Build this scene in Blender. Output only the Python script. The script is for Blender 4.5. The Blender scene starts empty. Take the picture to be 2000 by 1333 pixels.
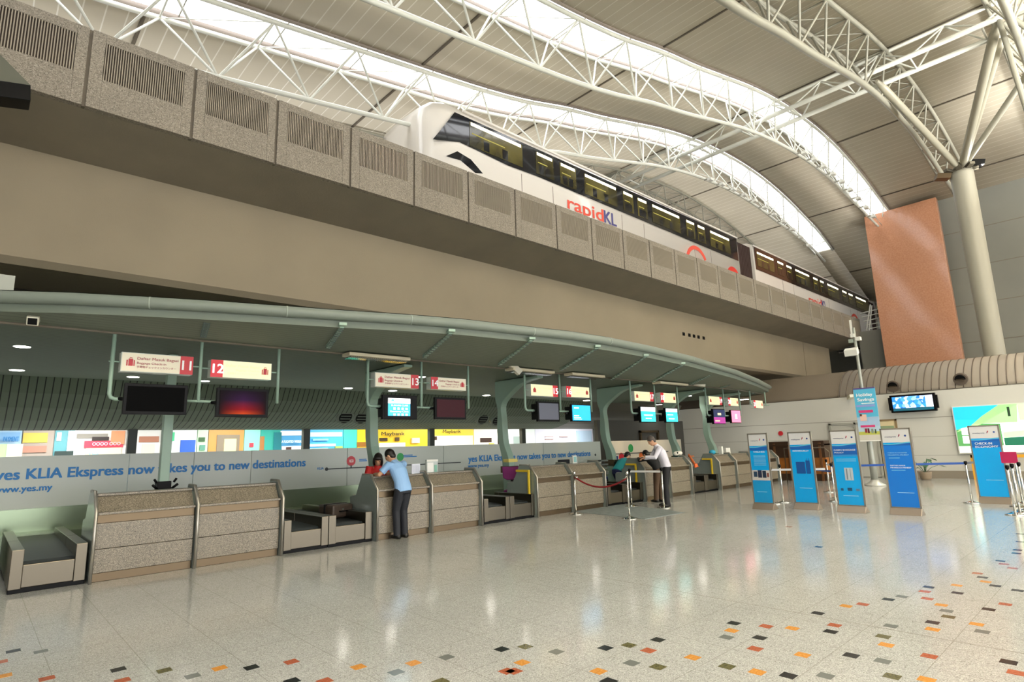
import bpy, math, random
from mathutils import Vector, Matrix
random.seed(7)
SC = bpy.context.scene
COL = SC.collection

# ------------------------------------------------------------------ camera
F_PX = 1125.66; CX, CY = 1000.0, 666.5; EYE = 1.6
def _rot(a, b, c):
    X = Vector((math.cos(a), 0, -math.sin(a))); Y = Vector((-math.sin(a), 0, -math.cos(a))); Z = Vector((0, 1, 0))
    M = Matrix((X, Y, Z)).transposed()
    P = Matrix(((1, 0, 0), (0, math.cos(b), math.sin(b)), (0, -math.sin(b), math.cos(b))))
    Q = Matrix(((math.cos(c), -math.sin(c), 0), (math.sin(c), math.cos(c), 0), (0, 0, 1)))
    return Q @ P @ M
RW = _rot(0.7495, 0.1815, 0.0308).transposed()
cam_data = bpy.data.cameras.new('camera'); cam = bpy.data.objects.new('camera', cam_data); COL.objects.link(cam)
cam.matrix_world = Matrix.Translation((0, 0, EYE)) @ RW.to_4x4()
cam_data.sensor_width = 36; cam_data.lens = F_PX * 36 / 2000; cam_data.clip_end = 400
SC.camera = cam
def P(px, py, x=None, y=None, z=None):
    """point of the place seen at a photo pixel, on a known real plane"""
    r = RW @ Vector((px - CX, -(py - CY), -F_PX))
    if x is not None: t = x / r.x
    elif y is not None: t = y / r.y
    else: t = (z - EYE) / r.z
    return Vector((r.x * t, r.y * t, EYE + r.z * t))

# ------------------------------------------------------------------ world, light, exposure
W = bpy.data.worlds.new('sky'); SC.world = W; W.use_nodes = True
bg = W.node_tree.nodes['Background']; bg.inputs[0].default_value = (0.985, 0.99, 1.0, 1); bg.inputs[1].default_value = 3.6
SC.view_settings.view_transform = 'Standard'; SC.view_settings.look = 'None'
SC.view_settings.exposure = 0.36; SC.view_settings.gamma = 1.0; SC.view_settings.use_curve_mapping = False
def lamp(name, kind, loc, power, color=(1, 1, 1), size=1.0, size_y=None, rot=(0, 0, 0), spot=None):
    d = bpy.data.lights.new(name, kind); d.energy = power; d.color = color
    if kind == 'AREA':
        d.size = size
        if size_y: d.shape = 'RECTANGLE'; d.size_y = size_y
    elif kind == 'SPOT': d.spot_size = spot or 2.2; d.spot_blend = .6; d.shadow_soft_size = size
    else: d.shadow_soft_size = size
    o = bpy.data.objects.new(name, d); o.location = loc; o.rotation_euler = rot; COL.objects.link(o); return o

# added ceiling fills: strip hidden behind the far parapet, large areas out of view
lamp('ceiling_fill_strip', 'AREA', (14, 14.3, 8.0), 330, (1, .99, .97), 40, .4, rot=(math.pi, 0, 0))
for ux, uy, uz in ((2, -5, 8.0), (14, -5, 9.5), (26, -5, 10.5), (29.0, 2.6, 12.2)):  # last is the tall column's own uplight, the others are added fill
    lamp('column_and_fill_uplight', 'AREA', (ux, uy, uz), 3000 if uy < 0 else 60, (1, .97, .91), 3.0 if uy < 0 else .5, rot=(math.pi, 0, 0))

# ------------------------------------------------------------------ materials
def lin(h):
    h = h.lstrip('#'); v = [int(h[i:i+2], 16) / 255 for i in (0, 2, 4)]
    return tuple(x / 12.92 if x <= .04045 else ((x + .055) / 1.055) ** 2.4 for x in v) + (1,)
MATS = {}
def mat(name, col='#808080', rough=.5, metal=0.0, emit=0.0, ecol=None, spec=None, noise=None, bump=None, coat=0, alpha=None):
    if name in MATS: return MATS[name]
    m = bpy.data.materials.new(name); m.use_nodes = True; MATS[name] = m
    nt = m.node_tree; b = nt.nodes['Principled BSDF']; c = lin(col)
    b.inputs['Base Color'].default_value = c; b.inputs['Roughness'].default_value = rough; b.inputs['Metallic'].default_value = metal
    if spec is not None: b.inputs['Specular IOR Level'].default_value = spec
    if coat: b.inputs['Coat Weight'].default_value = coat; b.inputs['Coat Roughness'].default_value = .05
    if emit:
        b.inputs['Emission Color'].default_value = lin(ecol) if ecol else c; b.inputs['Emission Strength'].default_value = emit
    if noise or bump:
        tc = nt.nodes.new('ShaderNodeTexCoord')
    if noise:   # (scale, colour2, contrast)
        n = nt.nodes.new('ShaderNodeTexNoise'); n.inputs['Scale'].default_value = noise[0]; n.inputs['Detail'].default_value = 6
        r = nt.nodes.new('ShaderNodeValToRGB'); k = noise[2] if len(noise) > 2 else .2
        r.color_ramp.elements[0].position = .5 - k; r.color_ramp.elements[1].position = .5 + k
        r.color_ramp.elements[0].color = c; r.color_ramp.elements[1].color = lin(noise[1])
        nt.links.new(tc.outputs['Object'], n.inputs['Vector']); nt.links.new(n.outputs['Fac'], r.inputs['Fac'])
        nt.links.new(r.outputs['Color'], b.inputs['Base Color'])
    if bump:    # (scale, strength)
        n2 = nt.nodes.new('ShaderNodeTexNoise'); n2.inputs['Scale'].default_value = bump[0]; n2.inputs['Detail'].default_value = 4
        bp = nt.nodes.new('ShaderNodeBump'); bp.inputs['Strength'].default_value = bump[1]; bp.inputs['Distance'].default_value = .02
        nt.links.new(tc.outputs['Object'], n2.inputs['Vector']); nt.links.new(n2.outputs['Fac'], bp.inputs['Height'])
        nt.links.new(bp.outputs['Normal'], b.inputs['Normal'])
    return m
def node(nt, kind, **kw):
    n = nt.nodes.new(kind)
    for k, v in kw.items(): setattr(n, k, v)
    return n
def math_(nt, op, a, b=None):
    n = node(nt, 'ShaderNodeMath', operation=op)
    for i, v in enumerate((a, b)):
        if v is None: continue
        if isinstance(v, (int, float)): n.inputs[i].default_value = v
        else: nt.links.new(v, n.inputs[i])
    return n.outputs[0]
def speckle(name, base, dark, light, scale, rough=.4, lines=None, linecol='#6a6a60', bump=0):
    """granite: voronoi flecks of three tones, optional joints ((axis, spacing, offset, width), ...)"""
    m = mat(name, base, rough); nt = m.node_tree; b = nt.nodes['Principled BSDF']
    tc = node(nt, 'ShaderNodeTexCoord')
    v = node(nt, 'ShaderNodeTexVoronoi'); v.inputs['Scale'].default_value = scale
    nt.links.new(tc.outputs['Object'], v.inputs['Vector'])
    sep = node(nt, 'ShaderNodeSeparateColor'); nt.links.new(v.outputs['Color'], sep.inputs[0])
    r = node(nt, 'ShaderNodeValToRGB'); e = r.color_ramp.elements
    e[0].position = 0; e[0].color = lin(dark); e[1].position = 1; e[1].color = lin(light)
    x = e.new(.3); x.color = lin(base); x = e.new(.7); x.color = lin(base)
    nt.links.new(sep.outputs[0], r.inputs['Fac'])
    n = node(nt, 'ShaderNodeTexNoise'); n.inputs['Scale'].default_value = .8; n.inputs['Detail'].default_value = 3
    nt.links.new(tc.outputs['Object'], n.inputs['Vector'])
    mx = node(nt, 'ShaderNodeMix', data_type='RGBA', blend_type='MULTIPLY'); mx.inputs[0].default_value = .35
    nt.links.new(r.outputs['Color'], mx.inputs[6])
    rr = node(nt, 'ShaderNodeValToRGB'); rr.color_ramp.elements[0].position = .3; rr.color_ramp.elements[0].color = (.7, .7, .7, 1); rr.color_ramp.elements[1].position = .7
    nt.links.new(n.outputs['Fac'], rr.inputs['Fac']); nt.links.new(rr.outputs['Color'], mx.inputs[7])
    out = mx.outputs[2]
    if lines:
        sx = node(nt, 'ShaderNodeSeparateXYZ'); nt.links.new(tc.outputs['Object'], sx.inputs[0]); acc = None
        for ax, sp, off, wd in lines:
            f = math_(nt, 'FRACT', math_(nt, 'DIVIDE', math_(nt, 'SUBTRACT', sx.outputs[ax], off), sp))
            l = math_(nt, 'LESS_THAN', f, wd / sp); acc = l if acc is None else math_(nt, 'MAXIMUM', acc, l)
        m2 = node(nt, 'ShaderNodeMix', data_type='RGBA'); nt.links.new(math_(nt, 'MULTIPLY', acc, .5), m2.inputs[0]); nt.links.new(out, m2.inputs[6]); m2.inputs[7].default_value = lin(linecol)
        out = m2.outputs[2]
    nt.links.new(out, b.inputs['Base Color'])
    return m
def striped(name, base, line, axis, spacing, width, rough=.6, bump=True, off=0.0, metal=0):
    m = mat(name, base, rough, metal); nt = m.node_tree; b = nt.nodes['Principled BSDF']
    tc = node(nt, 'ShaderNodeTexCoord'); sx = node(nt, 'ShaderNodeSeparateXYZ'); nt.links.new(tc.outputs['Object'], sx.inputs[0])
    f = math_(nt, 'FRACT', math_(nt, 'DIVIDE', math_(nt, 'SUBTRACT', sx.outputs[axis], off), spacing)); l = math_(nt, 'LESS_THAN', f, width / spacing)
    n = node(nt, 'ShaderNodeTexNoise'); n.inputs['Scale'].default_value = .6; nt.links.new(tc.outputs['Object'], n.inputs['Vector'])
    m0 = node(nt, 'ShaderNodeMix', data_type='RGBA'); m0.inputs[6].default_value = lin(base); q = lin(base); m0.inputs[7].default_value = (q[0] * .82, q[1] * .82, q[2] * .8, 1)
    nt.links.new(n.outputs['Fac'], m0.inputs[0])
    m2 = node(nt, 'ShaderNodeMix', data_type='RGBA'); nt.links.new(l, m2.inputs[0]); nt.links.new(m0.outputs[2], m2.inputs[6]); m2.inputs[7].default_value = lin(line)
    nt.links.new(m2.outputs[2], b.inputs['Base Color']); return m

M_FLOOR = speckle('floor_granite', '#b2b3b1', '#84857f', '#d4d5d2', 170, .12, lines=((0, .555, .06, .006), (1, .585, 1.85, .006)), linecol='#77746a')
M_CEIL = striped('ceiling_panel_beige', '#dcd3c0', '#f1ece0', 0, .36, .025, .6)
M_JOINT = mat('dark_joint', '#6b6254', .7)
M_GUTTER = mat('gutter_brown', '#857a70', .6)
M_WHITE = mat('white_paint', '#dcdcd4', .4)
M_TUBE = mat('truss_white_paint', '#d5d6cc', .35)
M_TUBEG = mat('truss_grey_paint', '#9b998b', .35)
M_CONC = mat('fair_faced_concrete', '#746b5a', .8, noise=(1.3, '#7f7562', .25), bump=(30, .15))
M_CONCW = mat('concrete_web', '#857a66', .75, noise=(.7, '#918570', .3), bump=(50, .1))
M_PARA = speckle('exposed_aggregate', '#8b8274', '#655e52', '#a9a091', 90, .85)
M_RIBD = mat('grille_groove', '#5d5248', .8)
M_RIBL = mat('grille_rib', '#978d7c', .7)
M_GRAN = speckle('desk_granite', '#7d7464', '#443e33', '#a99f8c', 150, .3)
M_STEEL = mat('brushed_steel', '#6b6457', .3, 1)
M_STEELD = mat('kick_steel', '#6a5b47', .35, .85)
M_CHROME = mat('polished_steel', '#d8d8d4', .12, 1)
M_BLACK = mat('black_plastic', '#070708', .45, spec=.15)
M_RUBBER = mat('belt_rubber', '#23292b', .45)
M_GREEN = mat('mint_green_steel', '#8fa897', .4)
M_GREYG = mat('grey_green_panel', '#8b958a', .5)
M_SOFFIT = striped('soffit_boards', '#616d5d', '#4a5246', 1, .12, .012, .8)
M_SLAT = striped('slat_wall', '#566150', '#10130e', 0, .135, .02, .8)
M_WALLG = mat('grey_panel_wall', '#74746d', .6, noise=(.5, '#7e7e75', .3))
M_WALLW = mat('white_panel_wall', '#cbcac2', .45)
M_PINK = mat('pink_granite', '#c69274', .1, noise=(14, '#b07a5c', .3))
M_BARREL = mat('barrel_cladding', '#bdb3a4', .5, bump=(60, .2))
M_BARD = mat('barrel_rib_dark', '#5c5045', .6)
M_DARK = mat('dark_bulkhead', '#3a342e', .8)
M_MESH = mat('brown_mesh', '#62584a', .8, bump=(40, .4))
M_RED = mat('sign_red', '#c0202c', .4)
M_CREAM = mat('sign_cream', '#efe6cc', .4)
M_LITSIGN = mat('sign_lit', '#cfc59a', .4, emit=.62, ecol='#fbeeb4')
M_TEXTB = mat('text_blue', '#1672b4', .5)
M_LAMP = mat('downlight_glow', '#ffffff', .5, emit=14, ecol='#fff8ec')

# ------------------------------------------------------------------ mesh builder
class MB:
    def __init__(s, org=(0, 0, 0), rz=0.0): s.v = []; s.f = []; s.mi = []; s.cur = 0; s.org = Vector(org); s.sm = []; s.smooth = False
    def add(s, vs, fs):
        n = len(s.v); s.v += [tuple(Vector(q) - s.org) for q in vs]; s.f += [tuple(i + n for i in f) for f in fs]
        s.mi += [s.cur] * len(fs); s.sm += [s.smooth] * len(fs); return s
    def box(s, x0, x1, y0, y1, z0, z1):
        return s.add([(x0, y0, z0), (x1, y0, z0), (x1, y1, z0), (x0, y1, z0), (x0, y0, z1), (x1, y0, z1), (x1, y1, z1), (x0, y1, z1)],
                     [(0, 3, 2, 1), (4, 5, 6, 7), (0, 1, 5, 4), (1, 2, 6, 5), (2, 3, 7, 6), (3, 0, 4, 7)])
    def obox(s, c, ax, ay, az):
        c = Vector(c); ax = Vector(ax); ay = Vector(ay); az = Vector(az)
        vs = [c + ax * i + ay * j + az * k for k in (-1, 1) for j in (-1, 1) for i in (-1, 1)]
        return s.add(vs, [(0, 2, 3, 1), (4, 5, 7, 6), (0, 1, 5, 4), (1, 3, 7, 5), (3, 2, 6, 7), (2, 0, 4, 6)])
    def prism(s, poly, axis, a0, a1):
        """poly: 2D points in the other two axes (order x,y,z without axis)"""
        def mk(p, a):
            l = list(p); l.insert(axis, a); return tuple(l)
        n = len(poly); vs = [mk(p, a0) for p in poly] + [mk(p, a1) for p in poly]
        fs = [tuple(range(n)), tuple(range(2 * n - 1, n - 1, -1))] + [(i, i + n, (i + 1) % n + n, (i + 1) % n) for i in range(n)]
        return s.add(vs, fs)
    def tube(s, pts, r, seg=8, caps=True, r2=None):
        pts = [Vector(p) for p in pts]; n = len(pts); rs = r if isinstance(r, (list, tuple)) else [r] * n
        vs = []; up = None
        for i, p in enumerate(pts):
            d = (pts[min(i + 1, n - 1)] - pts[max(i - 1, 0)]).normalized()
            if up is None:
                up = Vector((0, 0, 1)) if abs(d.z) < .9 else Vector((1, 0, 0))
            u = d.cross(up).normalized(); w = u.cross(d).normalized(); up = w
            for k in range(seg):
                a = 2 * math.pi * k / seg; vs.append(p + (u * math.cos(a) + w * math.sin(a)) * rs[i])
        fs = [(i * seg + k, i * seg + (k + 1) % seg, (i + 1) * seg + (k + 1) % seg, (i + 1) * seg + k) for i in range(n - 1) for k in range(seg)]
        old = s.smooth; s.smooth = True; base = len(s.v); s.add(vs, fs); s.smooth = old
        if caps:
            s.f += [tuple(base + k for k in range(seg - 1, -1, -1)), tuple(base + (n - 1) * seg + k for k in range(seg))]; s.mi += [s.cur] * 2; s.sm += [False] * 2
        return s
    def lathe(s, prof, c, seg=20):
        c = Vector(c); vs = []; 
        for r, z in prof:
            for k in range(seg):
                a = 2 * math.pi * k / seg; vs.append(c + Vector((r * math.cos(a), r * math.sin(a), z)))
        n = len(prof); old = s.smooth; s.smooth = True
        s.add(vs, [(i * seg + k, i * seg + (k + 1) % seg, (i + 1) * seg + (k + 1) % seg, (i + 1) * seg + k) for i in range(n - 1) for k in range(seg)])
        b = len(s.v) - n * seg; s.smooth = old
        s.f += [tuple(b + k for k in range(seg - 1, -1, -1)), tuple(b + (n - 1) * seg + k for k in range(seg))]; s.mi += [s.cur] * 2; s.sm += [False] * 2
        return s
    def ell(s, c, rx, ry, rz, seg=16, rings=10, M=None):
        c = Vector(c); vs = []; 
        for i in range(rings + 1):
            t = math.pi * (i + .02 if i == 0 else (i - .02 if i == rings else i)) / rings
            for k in range(seg):
                a = 2 * math.pi * k / seg; q = Vector((rx * math.sin(t) * math.cos(a), ry * math.sin(t) * math.sin(a), -rz * math.cos(t)))
                if M is not None: q = M @ q
                vs.append(c + q)
        old = s.smooth; s.smooth = True
        s.add(vs, [(i * seg + k, i * seg + (k + 1) % seg, (i + 1) * seg + (k + 1) % seg, (i + 1) * seg + k) for i in range(rings) for k in range(seg)])
        b = len(s.v) - (rings + 1) * seg; s.smooth = old
        s.f += [tuple(b + k for k in range(seg - 1, -1, -1)), tuple(b + rings * seg + k for k in range(seg))]; s.mi += [s.cur] * 2; s.sm += [True] * 2
        return s
    def loft(s, rings, xdir, seg=18):
        """rings: (centre, rx, ry); xdir the width direction"""
        n = len(rings); vs = []; xd = Vector(xdir).normalized()
        for i, (c, rx, ry) in enumerate(rings):
            d = (Vector(rings[min(i + 1, n - 1)][0]) - Vector(rings[max(i - 1, 0)][0])).normalized(); yd = d.cross(xd).normalized()
            for k in range(seg):
                a = 2 * math.pi * k / seg; vs.append(Vector(c) + xd * rx * math.cos(a) + yd * ry * math.sin(a))
        old = s.smooth; s.smooth = True
        s.add(vs, [(i * seg + k, i * seg + (k + 1) % seg, (i + 1) * seg + (k + 1) % seg, (i + 1) * seg + k) for i in range(n - 1) for k in range(seg)])
        b = len(s.v) - n * seg; s.smooth = old
        s.f += [tuple(b + k for k in range(seg - 1, -1, -1)), tuple(b + (n - 1) * seg + k for k in range(seg))]; s.mi += [s.cur] * 2; s.sm += [True] * 2
        return s
    def build(s, name, mats, parent=None, bev=0, kind=None, label=None, cat=None, group=None):
        me = bpy.data.meshes.new(name); me.from_pydata(s.v, [], s.f); me.update()
        for m in (mats if isinstance(mats, (list, tuple)) else [mats]): me.materials.append(m)
        me.polygons.foreach_set('material_index', s.mi); me.polygons.foreach_set('use_smooth', s.sm)
        import bmesh
        bm = bmesh.new(); bm.from_mesh(me); bmesh.ops.recalc_face_normals(bm, faces=bm.faces); bm.to_mesh(me); bm.free()
        o = bpy.data.objects.new(name, me); COL.objects.link(o)
        if parent is not None: o.parent = parent
        if bev:
            b = o.modifiers.new('bevel', 'BEVEL'); b.width = bev; b.segments = 2; b.limit_method = 'ANGLE'
        tag(o, label, cat, group, kind); return o
def tag(o, label=None, cat=None, group=None, kind=None):
    if label: o['label'] = label
    if cat: o['category'] = cat
    if group: o['group'] = group
    if kind: o['kind'] = kind
    return o
def thing(name, label, cat, loc=(0, 0, 0), rz=0.0, group=None):
    o = bpy.data.objects.new(name, None); COL.objects.link(o); o.location = loc; o.rotation_euler = (0, 0, rz); o.empty_display_size = .2
    return tag(o, label, cat, group)
def dup(root, loc, rz=None, label=None, group=None):
    def cp(o, par):
        c = o.copy(); COL.objects.link(c)
        if par is not None: c.parent = par
        for ch in KIDS(o): cp(ch, c)
        return c
    kids = {}
    for o in bpy.data.objects:
        if o.parent: kids.setdefault(o.parent.name, []).append(o)
    KIDS = lambda o: kids.get(o.name, [])
    c = cp(root, None); c.location = loc
    if rz is not None: c.rotation_euler = (0, 0, rz)
    if label: c['label'] = label
    if group: c['group'] = group
    return c
def text(s, m, parent, origin, right, up, width=None, height=None, name='lettering', bold=0.0, depth=.003, align='LEFT', label=None, org=(0, 0, 0), font=None):
    """flat lettering: origin = baseline left (or centre); fitted to width (and height = cap height)"""
    cu = bpy.data.curves.new('t', 'FONT'); cu.body = s; cu.size = 1; cu.extrude = 0; cu.align_x = align; cu.resolution_u = 3
    tmp = bpy.data.objects.new('t', cu); me = bpy.data.meshes.new_from_object(tmp); bpy.data.objects.remove(tmp); bpy.data.curves.remove(cu)
    if not me.vertices: return None
    xs = [v.co.x for v in me.vertices]; w0 = max(xs) - min(xs); cap = .69
    sx = width / w0 if width else None; sy = height / cap if height else None
    if sx is None: sx = sy
    if sy is None: sy = sx
    R = Vector(right).normalized(); U = Vector(up).normalized(); N = R.cross(U); x0 = min(xs) if align == 'LEFT' else 0
    for v in me.vertices:
        v.co = Vector(origin) - Vector(org) + R * ((v.co.x - x0) * sx) + U * (v.co.y * sy) + N * depth
    if bold:   # strokes widened by slightly shifted copies of the glyphs
        bw = bold * .9 * sy; base = [v.co.copy() for v in me.vertices]; fs = [tuple(p.vertices) for p in me.polygons]; n_ = len(base); vs = []; ff = []
        for k_, (a_, b_) in enumerate(((-1, -.6), (1, -.6), (-1, .6), (1, .6), (0, 0))):
            vs += [q + R * bw * a_ + U * bw * b_ + N * .0002 * k_ for q in base]; ff += [tuple(i + k_ * n_ for i in f) for f in fs]
        me = bpy.data.meshes.new(name); me.from_pydata(vs, [], ff); me.update()
    me.materials.clear(); me.materials.append(m); me.name = name
    o = bpy.data.objects.new(name, me); COL.objects.link(o)
    if parent is not None: o.parent = parent
    if label: o['label'] = label
    return o

# ------------------------------------------------------------------ floor
fb = MB()
fb.add([(-16, -14, 0), (60, -14, 0), (60, 30, 0), (-16, 30, 0)], [(0, 1, 2, 3)])
fb.box(-16, 60, -14, 30, -.3, -.02)
fb.cur = 1; fb.box(5.795, 5.805, -3, 9.6, 0, .0006)
cols = {'k': 2, 'g': 3, 'o': 4, 'r': 5, 'v': 6}
INL = "52,585,k 160,587,g 0,628,r 15,682,o 183,692,r 462,657,k 642,661,v 478,700,r 752,683,g 858,652,o 982,649,k 1138,627,r 1140,702,k 1268,702,r 1400,647,o 1548,668,g 1615,632,o 1745,609,g 1960,578,k 1722,704,v 1980,664,r"
INR = "52,568,v 173,588,g 40,630,o 8,664,r 365,573,k 457,562,v 533,583,r 570,541,k 467,632,g 570,647,v 338,664,o 378,703,k 838,531,g 858,505,o 867,476,k 992,488,r 968,533,k 1095,496,o 950,576,r 706,610,o 840,645,v 958,667,o 1135,600,o 1080,681,k 1225,682,g 1245,509,k 1260,484,r 1195,437,k 1305,409,o 1370,402,r 1470,383,k 1523,372,g 1450,528,v 1480,487,g 1462,561,o 1325,602,k 1448,624,g 1485,684,v 1630,605,r 1643,500,o 1643,473,k 1697,428,g 1705,451,v 1677,405,o 1622,380,r 1612,352,r 1628,335,k 1737,328,o 1740,358,k 1815,480,o 1837,509,g 1862,422,k 1927,402,r 1975,348,k 1888,330,k 1850,314,o 1838,297,k 1818,281,r 1955,261,r 1922,245,r 1908,233,k 1970,203,k 1975,190,k 1985,158,k 1985,127,k 1198,178,k 1082,99,r 1940,628,k 1970,670,r 1620,697,o"
for k, s in ((0, INL), (1000, INR)):
    for q in s.split():
        a, b, c = q.split(','); p = P(k + float(a) / 2, 980 + float(b) / 2, z=0); fb.cur = cols[c]
        fb.box(p.x - .048, p.x + .048, p.y - .048, p.y + .048, 0, .0012)
for _ in range(70):   # the scatter of small coloured stones goes on to the right of and in front of the camera
    x = random.uniform(-4, 14); y = random.uniform(-5, -.2) if x > 2 else random.uniform(-3, 1.2)
    fb.cur = random.choice([2, 3, 4, 5, 6]); fb.box(x - .048, x + .048, y - .048, y + .048, 0, .0012)
fb.build('floor', [M_FLOOR, mat('floor_joint', '#6a665c', .5), mat('stone_black', '#26282a', .15), mat('stone_grey', '#6f7370', .15),
                   mat('stone_ochre', '#d79a4c', .15, noise=(60, '#b97a30')), mat('stone_red', '#b5694c', .15, noise=(60, '#93492f')), mat('stone_olive', '#6d6a48', .15, noise=(60, '#4f4c30'))], kind='structure')

# ------------------------------------------------------------------ vaulted roof
HP = [(-16, 8.4), (-8, 9.3), (-2, 10.1), (1, 10.45), (4.6, 10.98), (7.6, 11.44), (9.5, 11.74), (11.4, 12.13), (13.4, 12.68), (15.2, 13.08), (17.2, 13.6), (19.3, 14.13), (21.5, 14.55),
      (23.5, 14.8), (25.8, 14.95), (28, 14.94), (30, 14.78), (32, 14.5), (34, 14.1), (35.6, 13.75), (37.8, 13.0), (41.5, 11.5), (47, 9.3), (60, 5)]
def h(x):
    for i in range(len(HP) - 1):
        if x <= HP[i + 1][0]: break
    i = min(i, len(HP) - 2)
    p0 = HP[max(i - 1, 0)]; p1 = HP[i]; p2 = HP[i + 1]; p3 = HP[min(i + 2, len(HP) - 1)]
    t = (x - p1[0]) / (p2[0] - p1[0]); d = p2[0] - p1[0]
    m1 = (p2[1] - p0[1]) / max(p2[0] - p0[0], 1e-6) * d; m2 = (p3[1] - p1[1]) / max(p3[0] - p1[0], 1e-6) * d
    return (2 * t**3 - 3 * t**2 + 1) * p1[1] + (t**3 - 2 * t**2 + t) * m1 + (-2 * t**3 + 3 * t**2) * p2[1] + (t**3 - t**2) * m2
def curved(mb, x0, x1, y0, y1, dz0, dz1, step=.6):
    n = max(1, int((x1 - x0) / step)); xs = [x0 + (x1 - x0) * i / n for i in range(n + 1)]; vs = []
    for x in xs: vs += [(x, y0, h(x) + dz0), (x, y1, h(x) + dz0), (x, y0, h(x) + dz1), (x, y1, h(x) + dz1)]
    fs = [(0, 1, 3, 2), (4 * n, 4 * n + 2, 4 * n + 3, 4 * n + 1)]
    for i in range(n):
        a = 4 * i; b = a + 4; fs += [(a, b, b + 1, a + 1), (a + 2, a + 3, b + 3, b + 2), (a, a + 2, b + 2, b), (a + 1, b + 1, b + 3, a + 3)]
    mb.smooth = True; mb.add(vs, fs); mb.smooth = False
SKY = [(7.65, 8.72, 38.5), (11.3, 12.36, 37.8)]
rb = MB()
for y0, y1 in ((-14, 7.65), (8.72, 11.3), (12.36, 30)): curved(rb, -16, 47, y0, y1, 0, .05)
for y0, y1, xe in SKY: curved(rb, xe, 47, y0, y1, 0, .05)
rb.cur = 1
for x in (-4.2, 1.7, 7.6, 13.3, 21.5, 27.9, 34.1, 40.3):
    for y0, y1 in ((-14, 7.65), (8.72, 11.3), (12.36, 30)):
        curved(rb, x - .035, x + .035, y0, y1, -.03, .01)
rb.build('ceiling', [M_CEIL, M_JOINT], kind='structure')
n = 0
for y0, y1, xe in SKY:
    for y in (y0 - .055, y1 - .005):
        n += 1; g = MB(); curved(g, -16, xe, y, y + .06, -.05, .07)
        g.build('trim_%d' % n, M_GUTTER, kind='structure')
M_GLASS = bpy.data.materials.new('skylight_glazing'); M_GLASS.use_nodes = True
nt = M_GLASS.node_tree; nt.nodes.clear()
o_ = node(nt, 'ShaderNodeOutputMaterial'); mx = node(nt, 'ShaderNodeMixShader'); tr = node(nt, 'ShaderNodeBsdfTransparent'); tl = node(nt, 'ShaderNodeBsdfTranslucent')
tl.inputs[0].default_value = (.95, .96, .95, 1); mx.inputs[0].default_value = .12
nt.links.new(tr.outputs[0], mx.inputs[1]); nt.links.new(tl.outputs[0], mx.inputs[2]); nt.links.new(mx.outputs[0], o_.inputs[0])
for k, (y0, y1, xe) in enumerate(SKY):
    g = MB(); curved(g, -16, xe, y0 - .05, y1 + .05, .06, .07)
    w = g.build('window_%d' % (k + 1), M_GLASS, kind='structure')
    fr = MB(); x = -15.1
    while x < xe:
        fr.box(x - .012, x + .012, y0, y1, h(x) + .03, h(x) + .055); x += 1.93
    fr.build('glazing_bar', M_TUBEG, w)

# ------------------------------------------------------------------ trusses
def truss(Y0, m, label, x0=-2.9, nb=21, rb_=.06, rt=.055, rbr=.027, depth=1.45, taper=None):
    t = thing('roof_truss', label, 'roof truss', (0, 0, 0), group=None)
    def bz(x):
        d = depth
        if x > 31: d = depth - (x - 31) * .11
        return h(x) - d
    def chord(nm, y, zf, r, xa, xb):
        n = int((xb - xa) / .8); c = MB(); c.tube([(xa + (xb - xa) * i / n, y, zf(xa + (xb - xa) * i / n)) for i in range(n + 1)], r, 8); c.build(nm, m, t)
    xe = x0 + 1.93 * nb
    ya, yb, yc = Y0 + .02, Y0 + 1.04, Y0 + .53
    chord('top_chord', ya, lambda x: h(x) - .14, rt, x0 - .9, xe); chord('top_chord', yb, lambda x: h(x) - .14, rt, x0 - .9, xe)
    chord('bottom_chord', yc, bz, rb_, x0, xe)
    for k in range(nb):
        xb = x0 + 1.93 * k
        for dx in (-1.03, .9):
            for y in (ya, yb):
                xt = xb + dx; b = MB(); b.tube([(xb, yc, bz(xb)), (xt, y, h(xt) - .14)], rbr, 6, caps=False); b.build('brace', m, t)
        xt = xb + .9
        b = MB(); b.tube([(xt, ya, h(xt) - .14), (xt, yb, h(xt) - .14)], rbr * .8, 6, caps=False); b.build('cross_strut', m, t)
        b = MB(); b.tube([(xt, ya, h(xt) - .14), (xt - 1.93, yb, h(xt - 1.93) - .14)], rbr * .45, 5, caps=False); b.build('tie_rod', m, t)
    return t
X0 = 6.82 - 1.93 * 5
truss(7.65, M_TUBE, 'white lattice truss with triangular section under the nearer bright skylight strip', X0)
truss(11.3, M_TUBE, 'white lattice truss under the farther skylight strip, partly hidden by the train', X0)
truss(3.95, M_TUBEG, 'heavy grey-beige lattice truss arching over to the tall round column', X0, nb=19, rb_=.1, rbr=.034, rt=.07)
truss(14.98, M_TUBEG, 'dim truss arching behind the train roof, beyond the skylights', X0)
truss(18.7, M_TUBEG, 'farthest dim truss of the hall, low behind the train', X0)
truss(.25, M_TUBEG, 'grey-beige truss at the upper right corner, right of the column', X0, nb=19, rb_=.1, rbr=.034, rt=.07)
# cross truss along Y
t = thing('cross_truss', 'lattice cross truss running over the two skylight trusses to the column struts', 'roof truss')
for x, z, r in ((21.0, 13.62, .085), (22.0, 13.62, .085), (21.5, 14.42, .06)):
    c = MB(); c.tube([(x, -1.4, z), (x, 19.2, z)], r, 8); c.build('chord', M_TUBE, t)
y = -1.3; 
while y < 19:
    for x in (21.0, 22.0):
        for d in (0, 1.85):
            b = MB(); b.tube([(x, y + .92, 13.62), (21.5, y + d, 14.42)], .03, 6, caps=False); b.build('brace', M_TUBE, t)
    b = MB(); b.tube([(21, y + .92, 13.62), (22, y + .92, 13.62)], .028, 6, caps=False); b.build('cross_strut', M_TUBE, t)
    y += 1.85
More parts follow.
